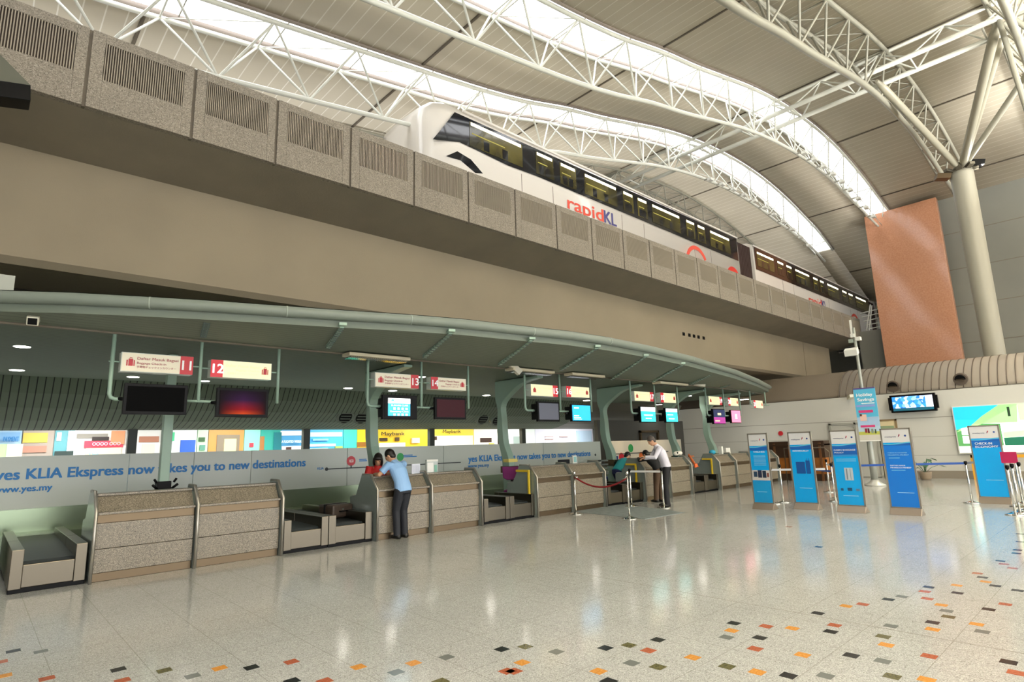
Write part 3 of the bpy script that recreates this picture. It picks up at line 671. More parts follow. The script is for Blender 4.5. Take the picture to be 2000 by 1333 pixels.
# ------------------------------------------------------------------ hanging signs and screens
YS = 9.5
def sx(px, py=740, y=YS): return P(px, py, y=y).x
def screen_mat(nm, c, e=1.2, rough=.2): return mat(nm, c, rough, emit=e)
def sign(num, pxl, pyl, pxr, pyb, side, lit, label):
    a = P(pxl, pyl, y=YS - .07); b_ = P(pxr, pyb, y=YS - .07); x0, x1, z1, z0 = a.x, b_.x, a.z, b_.z
    z1 = z0 + .29 if z1 - z0 < .24 or z1 - z0 > .33 else z1
    t = thing('desk_number_sign', label, 'sign', (x0, YS, z0)); o_ = (x0, YS, z0)
    g = MB(o_); g.box(x0, x1, YS - .06, YS + .1, z0, z1); g.build('box', mat('sign_edge', '#c9cfc6', .4), t, bev=.005)
    w = x1 - x0; nw = .19 * w; nx = (x1 - nw, x1) if side == 'R' else (x0, x0 + nw); fx = (x0 + .01, x1 - nw) if side == 'R' else (x0 + nw, x1 - .01)
    fm = M_LITSIGN if lit else M_CREAM
    g = MB(o_); g.box(fx[0], fx[1], YS - .068, YS - .06, z0 + .01, z1 - .01); f_ = g.build('face', fm, t)
    g = MB(o_); g.box(nx[0], nx[1], YS - .068, YS - .06, z0 + .003, z1 - .003); g.build('number_field', (mat('sign_red_field_lit', '#c0202c', .4, emit=.35) if lit else mat('sign_red_field', '#c8242f', .4)), t)
    hh = z1 - z0; cw = nw * .78
    text(num, mat('sign_white_lit', '#ffffff', .5, emit=.8) if lit else mat('sign_white', '#ffffff', .5), t, ((nx[0] + nx[1]) / 2 , YS - .07, z0 + hh * .25), (1, 0, 0), (0, 0, 1), height=hh * .5, bold=.02, align='CENTER', org=o_, name='number')
    bx = fx[0] + .06 * w if side == 'R' else fx[1] - .16 * w; bw = .11 * w; M_ = M_RED
    g = MB(o_); zb = z0 + hh * .3; zt = z0 + hh * .66
    g.box(bx, bx + bw * .16, YS - .072, YS - .067, zb, zt - hh * .06); g.box(bx + bw * .24, bx + bw * .78, YS - .072, YS - .067, zb, zt); g.box(bx + bw * .86, bx + bw, YS - .072, YS - .067, zb, zt - hh * .06)
    g.box(bx + bw * .36, bx + bw * .66, YS - .072, YS - .067, zt + hh * .05, zt + hh * .08); g.box(bx + bw * .36, bx + bw * .41, YS - .072, YS - .067, zt, zt + hh * .05); g.box(bx + bw * .61, bx + bw * .66, YS - .072, YS - .067, zt, zt + hh * .05)
    g.build('suitcase_symbol', M_, t)
    tx0 = fx[0] + .2 * w if side == 'R' else fx[0] + .04 * w; tw = fx[1] - tx0 - .03 * w if side == 'R' else fx[1] - .2 * w - tx0
    mt = mat('sign_text_red', '#a8404c', .5) if not lit else mat('sign_text_pale', '#d9b08a', .5, emit=.9)
    if side == 'R': al = 'LEFT'
    for s_, f1, f2, k in (('Daftar Masuk Bagasi', .64, .14, 1), ('Baggage Check-in', .42, .11, .7), ('手荷物チェックインカウンター', .22, .09, .95)):
        ox = tx0 if side == 'R' else tx0 + tw * (1 - k)
        text(s_, mt, t, (ox, YS - .07, z0 + hh * f1), (1, 0, 0), (0, 0, 1), width=tw * k, height=hh * f2, bold=.006, org=o_)
    for e in (z0 + hh * .5,):
        g = MB(o_); g.tube([(x0 - .13, YS, e), (x0, YS, e)], .012, 6); g.build('arm', M_GREEN, t); g = MB(o_); g.tube([(x1, YS, e), (x1 + .1, YS, e)], .012, 6); g.build('arm', M_GREEN, t)
    return t
sg = [('11', 238, 687, 376, 733, 'R', 0, 'unlit cream hanging sign with number 11 on red'), ('12', 413, 702, 530, 743, 'L', 1, 'lit yellow hanging sign with number 12 on red'),
      ('13', 733, 727, 818, 760, 'R', 0, 'unlit cream hanging sign with number 13, above the blue screen'), ('14', 842, 736, 911, 764, 'L', 0, 'unlit cream hanging sign with number 14, above the dark red screen'),
      ('15', 1037, 750, 1090, 776, 'R', 1, 'lit cream hanging sign with number 15, above the switched-off grey screen'), ('16', 1106, 754, 1152, 778, 'L', 1, 'lit cream hanging sign with number 16, above the plain blue screen'),
      ('17', 1239, 764, 1277, 785, 'R', 1, 'lit cream hanging sign with number 17, left one above the two teal screens'), ('18', 1290, 767, 1321, 788, 'L', 1, 'lit cream hanging sign with number 18, right one above the two teal screens'),
      ('19', 1384, 774, 1411, 792, 'R', 1, 'small far lit hanging sign above the dark and magenta screen'), ('20', 1422, 777, 1443, 794, 'L', 1, 'small far lit hanging sign above the pink screen'),
      ('21', 1472, 782, 1491, 798, 'L', 1, 'small farthest lit hanging sign at the canopy tip')]
for s_ in sg: sign(*s_)
def frame(pxs, label, bend_px, zb=2.41):
    xs = [sx(p) for p in pxs]; x0 = xs[0]; t = thing('screen_hanger', label, 'screen hanger', (x0, YS, ZC)); o_ = (x0, YS, ZC)
    g = MB(o_); g.tube([(xs[0], YS, ZC), (xs[0], YS, zb + .07), (xs[0] + .02, YS, zb + .02), (xs[0] + .07, YS, zb), (xs[0] + (.28), YS, zb)], .027, 8); g.build('bent_pipe', M_GREEN, t)
    for x in xs[1:]:
        g = MB(o_); g.tube([(x, YS, ZC), (x, YS, zb)], .024, 8); g.build('pipe', M_GREEN, t)
    if len(xs) > 1:
        g = MB(o_); g.tube([(xs[1] - .15, YS, zb), (xs[1] + .28, YS, zb)], .02, 8); g.build('crossbar', M_GREEN, t)
frame((216, 390, 543), 'green bent pipe frame holding a black screen and a red picture screen', 0)
frame((718, 823, 914), 'green bent pipe frame holding the BUSINESS CLASS screen and a maroon one', 0)
frame((1024, 1092, 1152), 'green bent pipe frame holding a grey dead screen and a plain blue one', 0)
frame((1229, 1276, 1320), 'green bent pipe frame holding the two teal screens', 0)
frame((1375, 1409, 1440), 'green bent pipe frame of the dark magenta and pink screens', 0)
frame((1461, 1490), 'green pipe frame of the farthest lit sign', 0, 2.85)
def tv(pxl, pyt, pxr, pyb, label, glass, content=None, back=False, y=YS - .12, rim_=.04):
    a = P(pxl, pyt, y=y); b_ = P(pxr, pyb, y=y); x0, x1, z1, z0 = a.x, b_.x, a.z, b_.z
    t = thing('hanging_screen', label, 'screen', (x0, y, z0)); o_ = (x0, y, z0)
    dp = .28 if back else .08
    g = MB(o_); g.box(x0, x1, y + .005, y + .07, z0, z1)
    if back: g.prism([(x0 + .06, z0 + .05), (x1 - .06, z0 + .05), (x1 - .06, z1 - .05), (x0 + .06, z1 - .05)], 1, y + .05, y + dp)
    g.build('housing', M_BLACK, t, bev=.006)
    g = MB(o_); g.box(x0 + rim_, x1 - rim_, y - .001, y + .006, z0 + rim_ * 1.1, z1 - rim_); g.build('display', glass, t)
    g = MB(o_); g.tube([(x0 + .05, y + dp, (z0 + z1) / 2), (x0 - .05, y + .12, (z0 + z1) / 2)], .025, 8); g.build('mount', M_BLACK, t)
    if content: content(t, o_, x0 + rim_, x1 - rim_, z0 + rim_ * 1.1, z1 - rim_, y - .002)
    return t
tv(244, 748, 364, 811, 'switched-off black flat screen under sign 11', mat('screen_off', '#020202', .5, spec=.04))
def redglow(t, o_, x0, x1, z0, z1, y):
    m = mat('red_picture', '#100408', .3, emit=.6, spec=.05); nt = m.node_tree; b = nt.nodes['Principled BSDF']
    tc = node(nt, 'ShaderNodeTexCoord'); s_ = node(nt, 'ShaderNodeSeparateXYZ'); nt.links.new(tc.outputs['Generated'], s_.inputs[0])
    r = node(nt, 'ShaderNodeValToRGB'); e = r.color_ramp.elements; e[0].color = lin('#ff5a20'); e[1].position = 1; e[1].color = lin('#1a0a22'); q = e.new(.2); q.color = lin('#b0141c'); q = e.new(.6); q.color = lin('#3c1a48')
    nt.links.new(s_.outputs[2], r.inputs['Fac']); r2 = node(nt, 'ShaderNodeValToRGB'); e = r2.color_ramp.elements; e[0].color = (.01, 0, 0, 1); e[1].position = 1; e[1].color = (.01, 0, .01, 1); q = e.new(.5); q.color = (1, 1, 1, 1)
    nt.links.new(s_.outputs[0], r2.inputs['Fac']); mx = node(nt, 'ShaderNodeMix', data_type='RGBA', blend_type='MULTIPLY'); mx.inputs[0].default_value = 1; nt.links.new(r.outputs[0], mx.inputs[6]); nt.links.new(r2.outputs[0], mx.inputs[7])
    nt.links.new(mx.outputs[2], b.inputs['Emission Color'])
    g = MB(o_); g.box(x0, x1, y - .001, y + .001, z0, z1); g.build('picture', m, t)
tv(425, 757, 523, 816, 'black flat screen with a red and violet picture under sign 12', mat('screen_off', '#020202', .5, spec=.04), redglow)
def klass(t, o_, x0, x1, z0, z1, y):
    m1 = screen_mat('screen_white', '#eef2f2', 1.4); m2 = screen_mat('screen_cyan', '#17a5cf', 1.1); mw = screen_mat('screen_text', '#e8ffff', 1.4)
    w, hh = x1 - x0, z1 - z0
    g = MB(o_); g.box(x0 + .1 * w, x0 + .82 * w, y - .002, y, z0 + .68 * hh, z1 - .02); g.cur = 1; g.box(x0 + .1 * w, x0 + .82 * w, y - .002, y, z0 + .02, z0 + .68 * hh)
    g.cur = 2; g.prism([(x0 + .18 * w, z0 + .82 * hh), (x0 + .3 * w, z0 + .8 * hh), (x0 + .26 * w, z0 + .9 * hh)], 1, y - .004, y - .002)
    for r in (.12, .42):
        for k in range(4): g.cur = 0; q = x0 + (.27 + .13 * k) * w; g.box(q, q + .07 * w, y - .004, y - .002, z0 + (r - .05) * hh, z0 + (r + .05) * hh)
    g.build('picture', [m1, m2, m2], t)
    text('BUSINESS CLASS', mw, t, (x0 + .2 * w, y - .004, z0 + .55 * hh), (1, 0, 0), (0, 0, 1), width=.54 * w, height=.07 * hh, bold=.02, org=o_)
    text('Economy Class', mw, t, (x0 + .17 * w, y - .004, z0 + .24 * hh), (1, 0, 0), (0, 0, 1), width=.58 * w, height=.08 * hh, bold=.02, org=o_)
tv(748, 771, 815, 820, 'screen reading BUSINESS CLASS and Economy Class under sign 13', M_BLACK, klass, back=True)
tv(850, 776, 911, 820, 'dark maroon screen under sign 14', mat('screen_maroon', '#3a1018', .35, emit=.12, spec=.12))
tv(1050, 784, 1094, 824, 'switched-off grey screen under sign 15', mat('screen_grey', '#6f7280', .4, spec=.2), back=True)
def bluegen(nm, colr, lines):
    def f(t, o_, x0, x1, z0, z1, y):
        w, hh = x1 - x0, z1 - z0; g = MB(o_); g.box(x0, x1, y - .002, y, z0, z1); g.cur = 1
        for (a, b_, c, d) in lines: g.box(x0 + a * w, x0 + b_ * w, y - .004, y - .002, z0 + c * hh, z0 + d * hh)
        g.build('picture', [screen_mat(nm, colr, 1.2), screen_mat('screen_white2', '#eef2f2', 1.2)], t)
    return f
tv(1116, 790, 1155, 824, 'bright plain blue screen under sign 16', M_BLACK, bluegen('screen_blue', '#189fdc', [(.1, .35, .78, .86), (.08, .35, .28, .34), (.08, .45, .18, .22), (.08, .5, .08, .11)]), back=True, rim_=.02)
tv(1250, 794, 1282, 826, 'left one of the two teal and white screens', M_BLACK, bluegen('screen_teal', '#2cc0c0', [(0, 1, .72, 1), (.2, .8, .42, .5), (.3, .7, .2, .26)]), back=True, rim_=.02)
tv(1299, 797, 1325, 826, 'right one of the two teal and white screens', M_BLACK, bluegen('screen_teal', '#2cc0c0', [(0, 1, .75, 1), (.1, .6, .5, .56), (.2, .7, .2, .26)]), back=True, rim_=.02)
def magenta(t, o_, x0, x1, z0, z1, y):
    w, hh = x1 - x0, z1 - z0; g = MB(o_); g.box(x0, x1, y - .002, y, z0, z0 + .45 * hh); g.cur = 1; g.box(x0, x1, y - .002, y, z0 + .45 * hh, z1); g.cur = 2; g.box(x0 + .1 * w, x0 + .5 * w, y - .004, y - .002, z0 + .15 * hh, z0 + .22 * hh); g.box(x0 + .35 * w, x0 + .65 * w, y - .004, y - .002, z0 + .6 * hh, z0 + .75 * hh)
    g.build('picture', [screen_mat('screen_magenta', '#8c2c74', 1), screen_mat('screen_night', '#15183a', .8), screen_mat('screen_gold', '#d8c890', 1)], t)
tv(1392, 799, 1418, 829, 'screen with a dark and magenta picture near the canopy tip', M_BLACK, magenta, back=True, rim_=.02)
tv(1427, 801, 1448, 827, 'bright pink screen near the canopy tip', M_BLACK, bluegen('screen_pink', '#e0708c', [(.4, .6, .3, .7)]), back=True, rim_=.02)
# ------------------------------------------------------------------ cctv cameras
def cctv(px, py, y, label, d=(0.25, -1, -.3), s=1.0):
    p = P(px, py, y=y); t = thing('security_camera', label, 'security camera', p); d = Vector(d).normalized(); r = d.cross(Vector((0, 0, 1))).normalized(); u = r.cross(d)
    g = MB(); g.obox((0, 0, 0), d * .17 * s, r * .06 * s, u * .055 * s); g.build('housing', mat('camera_cream', '#cfcbb8', .4), t, bev=.01)
    g = MB(); g.obox(d * .175 * s, d * .01, r * .045 * s, u * .04 * s); g.build('lens', M_BLACK, t)
    g = MB(); g.tube([(0, 0, .04 * s), (0, .08, max(.1, ZC - p.z))], .02, 6); g.build('bracket', M_STEELD, t)
cctv(66, 622, 9.2, 'cream security camera at the canopy edge above desk 11', (-.1, -1, -.45))
cctv(1003, 717, 9.2, 'long cream security camera pointing at the signs, left of the desk 15 light fitting', (.5, -.2, -.5), 1.2)
cctv(1362, 749, 9.3, 'small far security camera under the canopy edge', (.8, -.5, -.2), 1.4)

# ------------------------------------------------------------------ check-in desks
YD = 9.7
def desk(x0, x1, label, left=True, right=True, extra=None):
    t = thing('check_in_desk', label, 'check-in desk', (x0, YD, 0)); o_ = (x0, YD, 0)
    def bx(nm, m, *a, bev=.004, mats=None):
        g = MB(o_); g.box(*a); return g.build(nm, m, t, bev=bev)
    a, b_ = x0 + .03, x1 - .03
    bx('kick_plate', M_STEELD, a, b_, YD + .03, YD + .08, 0, .11)
    bx('granite_panel', M_GRAN, a, b_, YD, YD + .06, .115, .415); bx('granite_panel', M_GRAN, a, b_, YD, YD + .06, .422, .75)
    bx('steel_band', M_STEELD, a, b_, YD + .01, YD + .06, .752, .86); bx('ledge', M_GRAN, a, b_, YD - .035, YD + .08, .862, .895)
    g = MB(o_); g.prism([(YD + .06, .89), (YD + .22, 1.1), (YD + .26, 1.1), (YD + .1, .87)], 0, a, b_); g.build('sloped_panel', M_GRAN, t)
    bx('top_cap', M_GRAN, a, b_, YD + .19, YD + .5, 1.1, 1.13)
    bx('carcass', mat('desk_grey', '#7d7f78', .5), a, b_, YD + .08, YD + .75, .02, .86)
    bx('worktop', mat('worktop_grey', '#a3a298', .4), a, b_, YD + .4, YD + .95, .74, .77)
    for x, on in ((x0, left), (x1, right)):
        if not on: continue
        g = MB(o_); g.prism([(YD - .06, 0), (YD - .06, .9), (YD + .17, 1.16), (YD + .5, 1.16), (YD + .72, .78), (YD + .95, .74), (YD + .95, .42), (YD + .8, .4), (YD + .1, .36), (YD + .1, 0)], 0, x - .018, x + .018)
        g.build('side_panel', mat('side_glass_grey', '#8e9894', .2, .35), t)
        g = MB(o_); g.tube([(x, YD - .07, 0.0), (x, YD - .07, .9), (x, YD + .17, 1.165), (x, YD + .5, 1.165)], .022, 6); g.build('edge_trim', mat('trim_steel', '#aaa69c', .35, .7), t)
    return t
F = lambda px, py: P(px, py, y=YD - .04).x
b1 = [F(175, 1133), F(379, 1106), F(548, 1085)]
b2 = [F(735, 1056), F(843, 1041), F(941, 1028)]
b3 = [F(1050, 1012), F(1122, 1000), F(1184, 990)]
b4 = [F(1262, 980), F(1312, 972), F(1354, 966)]
b5 = [F(1409, 959), F(1442, 953), F(1478, 948), F(1524, 942)]
desk(b1[0], b1[1], 'granite check-in desk bay beside the nearest baggage belt, left of the pair'); desk(b1[1], b1[2], 'granite check-in desk bay with an orange glint on its band, under sign 12', left=False)
desk(b2[0], b2[1], 'granite check-in desk bay where the man in the blue shirt leans'); desk(b2[1], b2[2], 'granite check-in desk bay with leaflets, right of the man in blue', left=False)
desk(b3[0], b3[1], 'check-in desk bay right of the purple chair, behind the rope post'); desk(b3[1], b3[2], 'check-in desk bay behind the red rope', left=False)
desk(b4[0], b4[1], 'check-in desk bay in front of the person in black'); desk(b4[1], b4[2], 'check-in desk bay right of the man in the white shirt', left=False)
desk(b5[0], b5[1], 'far check-in desk bay with white boxes on it'); desk(b5[1], b5[2], 'far check-in desk bay just left of the nearest narrow blue banner', left=False); desk(b5[2], b5[3], 'farthest check-in desk bay, behind the leftmost blue banner', left=False)
# baggage belts
def belt(x0, x1, label, YB=9.72, depth=2.75):
    t = thing('baggage_belt', label, 'baggage conveyor', (x0, YB, 0)); o_ = (x0, YB, 0); w = min(.13, (x1 - x0) * .16)
    def bx(nm, m, *a, bev=.006):
        g = MB(o_); g.box(*a); return g.build(nm, m, t, bev=bev)
    bx('front_plate', M_STEEL, x0 + w, x1 - w, YB + .02, YB + .08, .06, .33)
    bx('toe_strip', M_BLACK, x0, x1, YB + .03, YB + .3, 0, .06)
    for a, b_ in ((x0, x0 + w), (x1 - w, x1)):
        bx('side_rail', M_STEEL, a, b_, YB, YB + 1.15, .05, .52); bx('rear_rail', M_STEEL, a, b_, YB + 1.16, YB + depth, .05, .52)
    g = MB(o_); g.prism([(YB + .09, .2), (YB + .1, .31), (YB + .14, .36), (YB + depth, .42), (YB + depth, .2)], 0, x0 + w, x1 - w); g.smooth = True; g.build('belt', M_RUBBER, t)
B = lambda px, py: P(px, py, y=9.74).x
belt(B(14, 1153), B(165, 1133), 'nearest empty baggage belt at the left edge of the row')
bl = [B(551, 1085), B(640, 1071), B(728, 1057)]
belt(bl[0] + .01, bl[1] - .005, 'empty black baggage belt left of the one with the suitcase'); belt(bl[1] + .005, bl[2] - .03, 'baggage belt carrying the dark suitcase beside desk 13')
bl = [B(944, 1028), B(996, 1020), B(1048, 1012)]
belt(bl[0] + .02, bl[1] - .005, 'baggage belt right of the leaflet desk, left of its twin', depth=.9); belt(bl[1] + .005, bl[2] - .03, 'baggage belt in front of the first yellow bar', depth=1.3)
bl = [B(1188, 990), B(1222, 985), B(1258, 980)]
belt(bl[0], bl[1] - .005, 'baggage belt behind the hanging red rope'); belt(bl[1] + .005, bl[2] - .03, 'baggage belt behind the white tape posts')
bl = [B(1357, 966), B(1381, 962), B(1406, 959)]
belt(bl[0], bl[1] - .005, 'far baggage belt just right of the white shirt man, left of its twin'); belt(bl[1] + .005, bl[2] - .03, 'far baggage belt under the last yellow bar')
# stub of another belt unit at the frame edge
t = thing('steel_cabinet', 'low stainless steel cabinet cut by the left edge of the photo', 'cabinet', (-.3, 10.9, 0))
MB().box(-1.2, .62, 0, 1.2, .06, .62).build('body', M_STEEL, t, bev=.01); MB().box(-1.2, .62, .03, 1.2, 0, .06).build('toe_strip', M_BLACK, t)
# steel housing behind belts and slogan partition
YP = 13.0
hb = MB(); hb.box(-5, 17.2, 12.9, 13.1, 0, .82); hb.box(-5, 17.2, 12.5, 12.9, 0, .45)
hb.build('belt_housing', mat('steel_green_reflection', '#8b9a80', .25, .7), None, label='long greenish stainless panel behind the baggage belts', cat='steel panel')  # green reflection is put into the steel's base colour
pt = thing('slogan_partition', 'pale grey-green partition with blue slogan lettering and route map', 'partition', (0, YP, .8)); PO = (0, YP, .8)
xs = [-5, -1.2, P(252, 900, y=YP).x, P(378, 900, y=YP).x, P(490, 900, y=YP).x, P(677, 900, y=YP).x, P(865, 900, y=YP).x, P(980, 900, y=YP).x, P(1060, 880, y=YP).x, P(1172, 880, y=YP).x]
for a, b_ in zip(xs, xs[1:]):
    g = MB(PO); g.box(a + .006, b_ - .006, YP - .03, YP + .03, .82, 1.69); g.build('panel', mat('partition_film', '#b4bab0', .3), pt)
def ln(x0px, y0, x1px, y1, s_, hpx, bold=.034):
    a = P(x0px, y0, y=YP - .035); b_ = P(x1px, y1, y=YP - .035); text(s_, M_TEXTB, pt, a, (1, 0, 0), (0, 0, 1), width=b_.x - a.x, height=hpx, bold=bold, org=PO)
ln(-10, 939, 596, 918, 'yes KLIA Ekspress now takes you to new destinations', .17)
ln(-14, 964, 101, 959, 'www.yes.my', .1)
ln(915, 903, 1153, 890, 'yes KLIA Ekspress now takes you to new destinations', .17)
ln(914, 914, 955, 912, 'www.yes.my', .09)
ln(620, 918, 632, 918, 'KLIA', .05, .03); 
for ax_, bx_, py_ in ((702, 716, 898), (702, 717, 901), (788, 806, 890), (788, 814, 893)):
    a = P(ax_, py_, y=YP - .04); b_ = P(bx_, py_ - 1, y=YP - .04); g = MB(PO); g.box(a.x, b_.x, YP - .036, YP - .03, a.z - .012, a.z + .012); g.build('small_print', M_TEXTB, pt)
M_LINE = mat('route_black', '#22282a', .5)
def disc(px, py, r, m, y=YP - .036, par=pt, o_=PO):
    c = P(px, py, y=y); g = MB(o_); g.tube([c, c + Vector((0, .01, 0))], r, 18); g.build('route_symbol', m, par); return c
a = P(638, 917, y=YP - .04); b_ = P(900, 905, y=YP - .04); g = MB(PO); g.box(a.x, b_.x, YP - .042, YP - .03, a.z - .012, a.z + .012); g.build('route_line', M_LINE, pt)
disc(638, 917, .04, M_LINE)
c = disc(686, 901, .115, M_RED); g = MB(PO); g.box(c.x - .012, c.x + .012, YP - .042, YP - .03, a.z, c.z - .1); g.build('route_line', M_LINE, pt)
g = MB(PO); g.box(c.x - .05, c.x + .05, YP - .05, YP - .045, c.z - .03, c.z + .03); g.cur = 1; g.box(c.x - .03, c.x + .03, YP - .053, YP - .05, c.z - .012, c.z + .014); g.build('route_symbol', [mat('sym_pale', '#e9d8d0', .5), M_RED], pt)
disc(782, 893, .1, mat('route_green', '#2e9a50', .5))
disc(1163, 889, .04, M_LINE)
# second partition, warmly lit
qt = thing('route_map_partition', 'warm lit white partition with coloured round route symbols behind the far desks', 'partition', (19, YP, .8)); QO = (19, YP, .8)
x0 = P(1192, 880, y=YP).x; x1 = P(1330, 880, y=YP).x
g = MB(QO); g.box(x0, x1, YP - .03, YP + .03, 0, 1.69); g.build('panel', mat('partition_cream', '#d9cfba', .4), qt)
for px, py, m in ((1191.5, 878, M_RED), (1232, 876, mat('route_green', '#2e9a50', .5)), (1214, 893, M_RED), (1253, 891, mat('route_orange', '#e0702c', .5))):
    disc(px, py, .15, m, par=qt, o_=QO)
a = P(1192, 888, y=YP - .04); g = MB(QO); g.box(a.x, x1 - 1, YP - .042, YP - .03, a.z - .015, a.z + .015); g.build('route_line', M_LINE, qt)
for px in (1215, 1240, 1275, 1300): lamp('partition_spot', 'SPOT', (P(px, 880, y=12.6).x, 12.55, 2.9), 45, (1, .8, .5), .05, rot=(math.radians(12), 0, 0), spot=.9)
for px in (1062, 1114): lamp('partition_spot', 'SPOT', (P(px, 870, y=12.6).x, 12.6, 2.6), 14, (1, .75, .4), .03, rot=(math.radians(14), 0, 0), spot=.6)
# dark back office area right of the shops
MB().box(19.3, 26, 15.6, 15.8, 0, 2.6).build('wall_office', mat('office_dark', '#4b4a45', .5), kind='structure')
g = MB(); g.box(22.2, 22.3, 15.5, 15.6, 0, 2.15); g.box(23.6, 23.7, 15.5, 15.6, 0, 2.15); g.box(22.2, 23.7, 15.5, 15.6, 2.05, 2.15); g.build('door_1', M_STEELD, kind='structure')

# ------------------------------------------------------------------ shops behind
YH = 20.0
MB().box(-8, 34, YH + .05, YH + .3, 0, 3.6).build('wall_shops', mat('shop_wall', '#d8d8d0', .6), kind='structure')
MB().box(-8, 26, 17.7, YH + .1, 3.0, 3.1).build('ceiling_shops', mat('shop_ceiling', '#c8c8c0', .6), kind='structure')
MB().box(-8, 34, 17.65, 17.8, 3.0, 8.0).build('wall_back', M_DARK, kind='structure')
for i in range(7):
    x = -2 + 4.0 * i
    t = thing('ceiling_lamp', ORD[i] + ' bright ceiling lamp panel from the left, above the shops', 'ceiling lamp', (x, 18.6, 2.98), group='lamp panels above the shops')
    MB().box(-.9, .9, -.3, .3, -.02, .0).build('diffuser', mat('shop_lamp', '#ffffff', .5, emit=6), t); MB().box(-.95, .95, -.35, .35, -.01, .02).build('frame', M_WHITE, t)
    lamp('shop_light', 'AREA', (x, 18.3, 2.9), 105, (1, .98, .95), 1.8, .8)
def shop(px0, px1, col, label, extras=(), emit=0):
    x0 = P(px0, 865, y=YH).x; x1 = P(px1, 865, y=YH).x; t = thing('shop_front', label, 'shop front', (x0, YH, 0)); o_ = (x0, YH, 0)
    g = MB(o_); g.box(x0 + .01, x1 - .01, YH - .02, YH + .03, .02, 2.9); g.build('panel', mat('shop_' + col.strip('#'), col, .4, emit=emit), t)
    k = 0
    for e in extras:
        a = P(e[0], e[1], y=YH - .03); b_ = P(e[2], e[3], y=YH - .03); k += 1
        g = MB(o_); g.box(a.x, b_.x, YH - .03 - .012 * k, YH - .02, b_.z, a.z); g.build(e[5] if len(e) > 5 else 'display', mat('shop_' + e[4].strip('#'), e[4], .4, emit=emit), t)
    return t, o_
def shoptext(t, o_, s_, px0, py0, px1, m, hpx=.12, bold=.02):
    a = P(px0, py0, y=YH - .14); b_ = P(px1, py0, y=YH - .14); text(s_, m, t, a, (1, 0, 0), (0, 0, 1), width=b_.x - a.x, height=hpx, bold=bold, org=o_)
s = shop(-60, 42, '#9fc0d8', 'pale blue payment counter behind the left end of the slogan', [(0, 845, 38, 862, '#7aa8d0'), (0, 868, 14, 895, '#b8dca0'), (14, 868, 42, 895, '#d8d8c8')]); shoptext(*s, 'PAYMENT', 6, 863, 36, M_TEXTB, .12)
s = shop(42, 105, '#a3988c', 'shop with an oval yellow sign and pink wave behind the slogan', [(46, 846, 92, 865, '#c9b44c', 'oval_sign'), (42, 872, 90, 884, '#b0806c')])
s = shop(105, 145, '#5fa0a8', 'teal glazed shop door with white frame', [(112, 845, 119, 862, '#e8eeee'), (134, 842, 145, 895, '#dfeaf0'), (107, 882, 142, 895, '#2c3c38')])
s = shop(145, 252, '#d8d4cc', 'white shop front with red and pink lettering band and orange rack', [(150, 848, 210, 856, '#8a867c'), (165, 862, 240, 874, '#cc4458', 'sign_band'), (180, 854, 212, 861, '#2c2420'), (168, 876, 235, 895, '#e8d8b0'), (218, 842, 242, 868, '#c88860', 'rack')]); shoptext(*s, 'OOOO OOO', 180, 871, 235, mat('pale_pink', '#f0b8c4', .5), .09); shoptext(*s, 'yes', 172, 889, 192, mat('pale_cyan', '#88c8d8', .5), .1)
s = shop(262, 312, '#dcdcd8', 'white shop front with brown shelves beside the green post', [(272, 853, 310, 864, '#a8745c', 'shelf'), (278, 868, 300, 890, '#e4dcc0')])
s = shop(332, 384, '#dfe8e8', 'white panel with a blue poster', [(353, 860, 380, 890, '#2f60c0', 'poster'), (332, 845, 340, 862, '#48c088')])
s = shop(384, 406, '#b4dcb0', 'pale green poster with dark spots', [(388, 855, 400, 863, '#305830'), (390, 870, 400, 880, '#58907c')])
s = shop(406, 476, '#c88c48', 'wood framed shop window with yellow light', [(424, 850, 466, 895, '#807460', 'window_frame'), (438, 858, 460, 886, '#ecec98', 'window_pane')])
s = shop(476, 508, '#8ce0c4', 'mint green panel with a small red logo', [(487, 866, 495, 874, '#d04050', 'logo')])
s = shop(508, 548, '#38a898', 'teal shop front with a brown post', [(508, 853, 515, 885, '#a87440', 'post'), (535, 845, 548, 885, '#1c7880')])
s = shop(548, 594, '#4a9ccc', 'blue travel poster with a portrait at the bottom', [(548, 842, 594, 851, '#e8f0f0'), (550, 872, 594, 885, '#e0e0e0'), (558, 874, 568, 885, '#503830', 'portrait')]); shoptext(*s, 'A FLIGHTED WEBSALE', 550, 866, 592, mat('pale_white', '#e8f4f4', .5), .09)
s = shop(600, 670, '#40a8e0', 'blue sea view poster with white foam', [(602, 845, 668, 853, '#c0e0f0'), (604, 868, 655, 872, '#d8f0f8'), (604, 876, 640, 880, '#a8d4e8'), (654, 872, 668, 885, '#90a850'), (610, 858, 640, 861, '#88d0f0')])
s = shop(670, 697, '#3ec8a4', 'plain turquoise panel between the sea poster and the yellow bank')
s = shop(697, 840, '#f4c828', 'yellow bank front with dark lettering, left part', [(697, 864, 716, 873, '#8c5c20'), (697, 878, 718, 892, '#f4f0e4'), (741, 856, 756, 862, '#3c2c18'), (771, 855, 779, 862, '#503818'), (740, 866, 790, 878, '#e8e0d4', 'white_counter'), (803, 856, 818, 866, '#d8d0b0', 'picture')]); shoptext(*s, 'Maybank', 745, 851, 790, mat('bank_black', '#1c1810', .5), .13)
s = shop(846, 925, '#f0d040', 'yellow bank front, right part with pale doors', [(848, 852, 924, 876, '#dcd8cc', 'door_leaf'), (848, 853, 853, 860, '#3c2c18'), (862, 855, 870, 876, '#f8f8f4')]); shoptext(*s, 'Maybank', 865, 846, 900, mat('bank_black', '#1c1810', .5), .13)
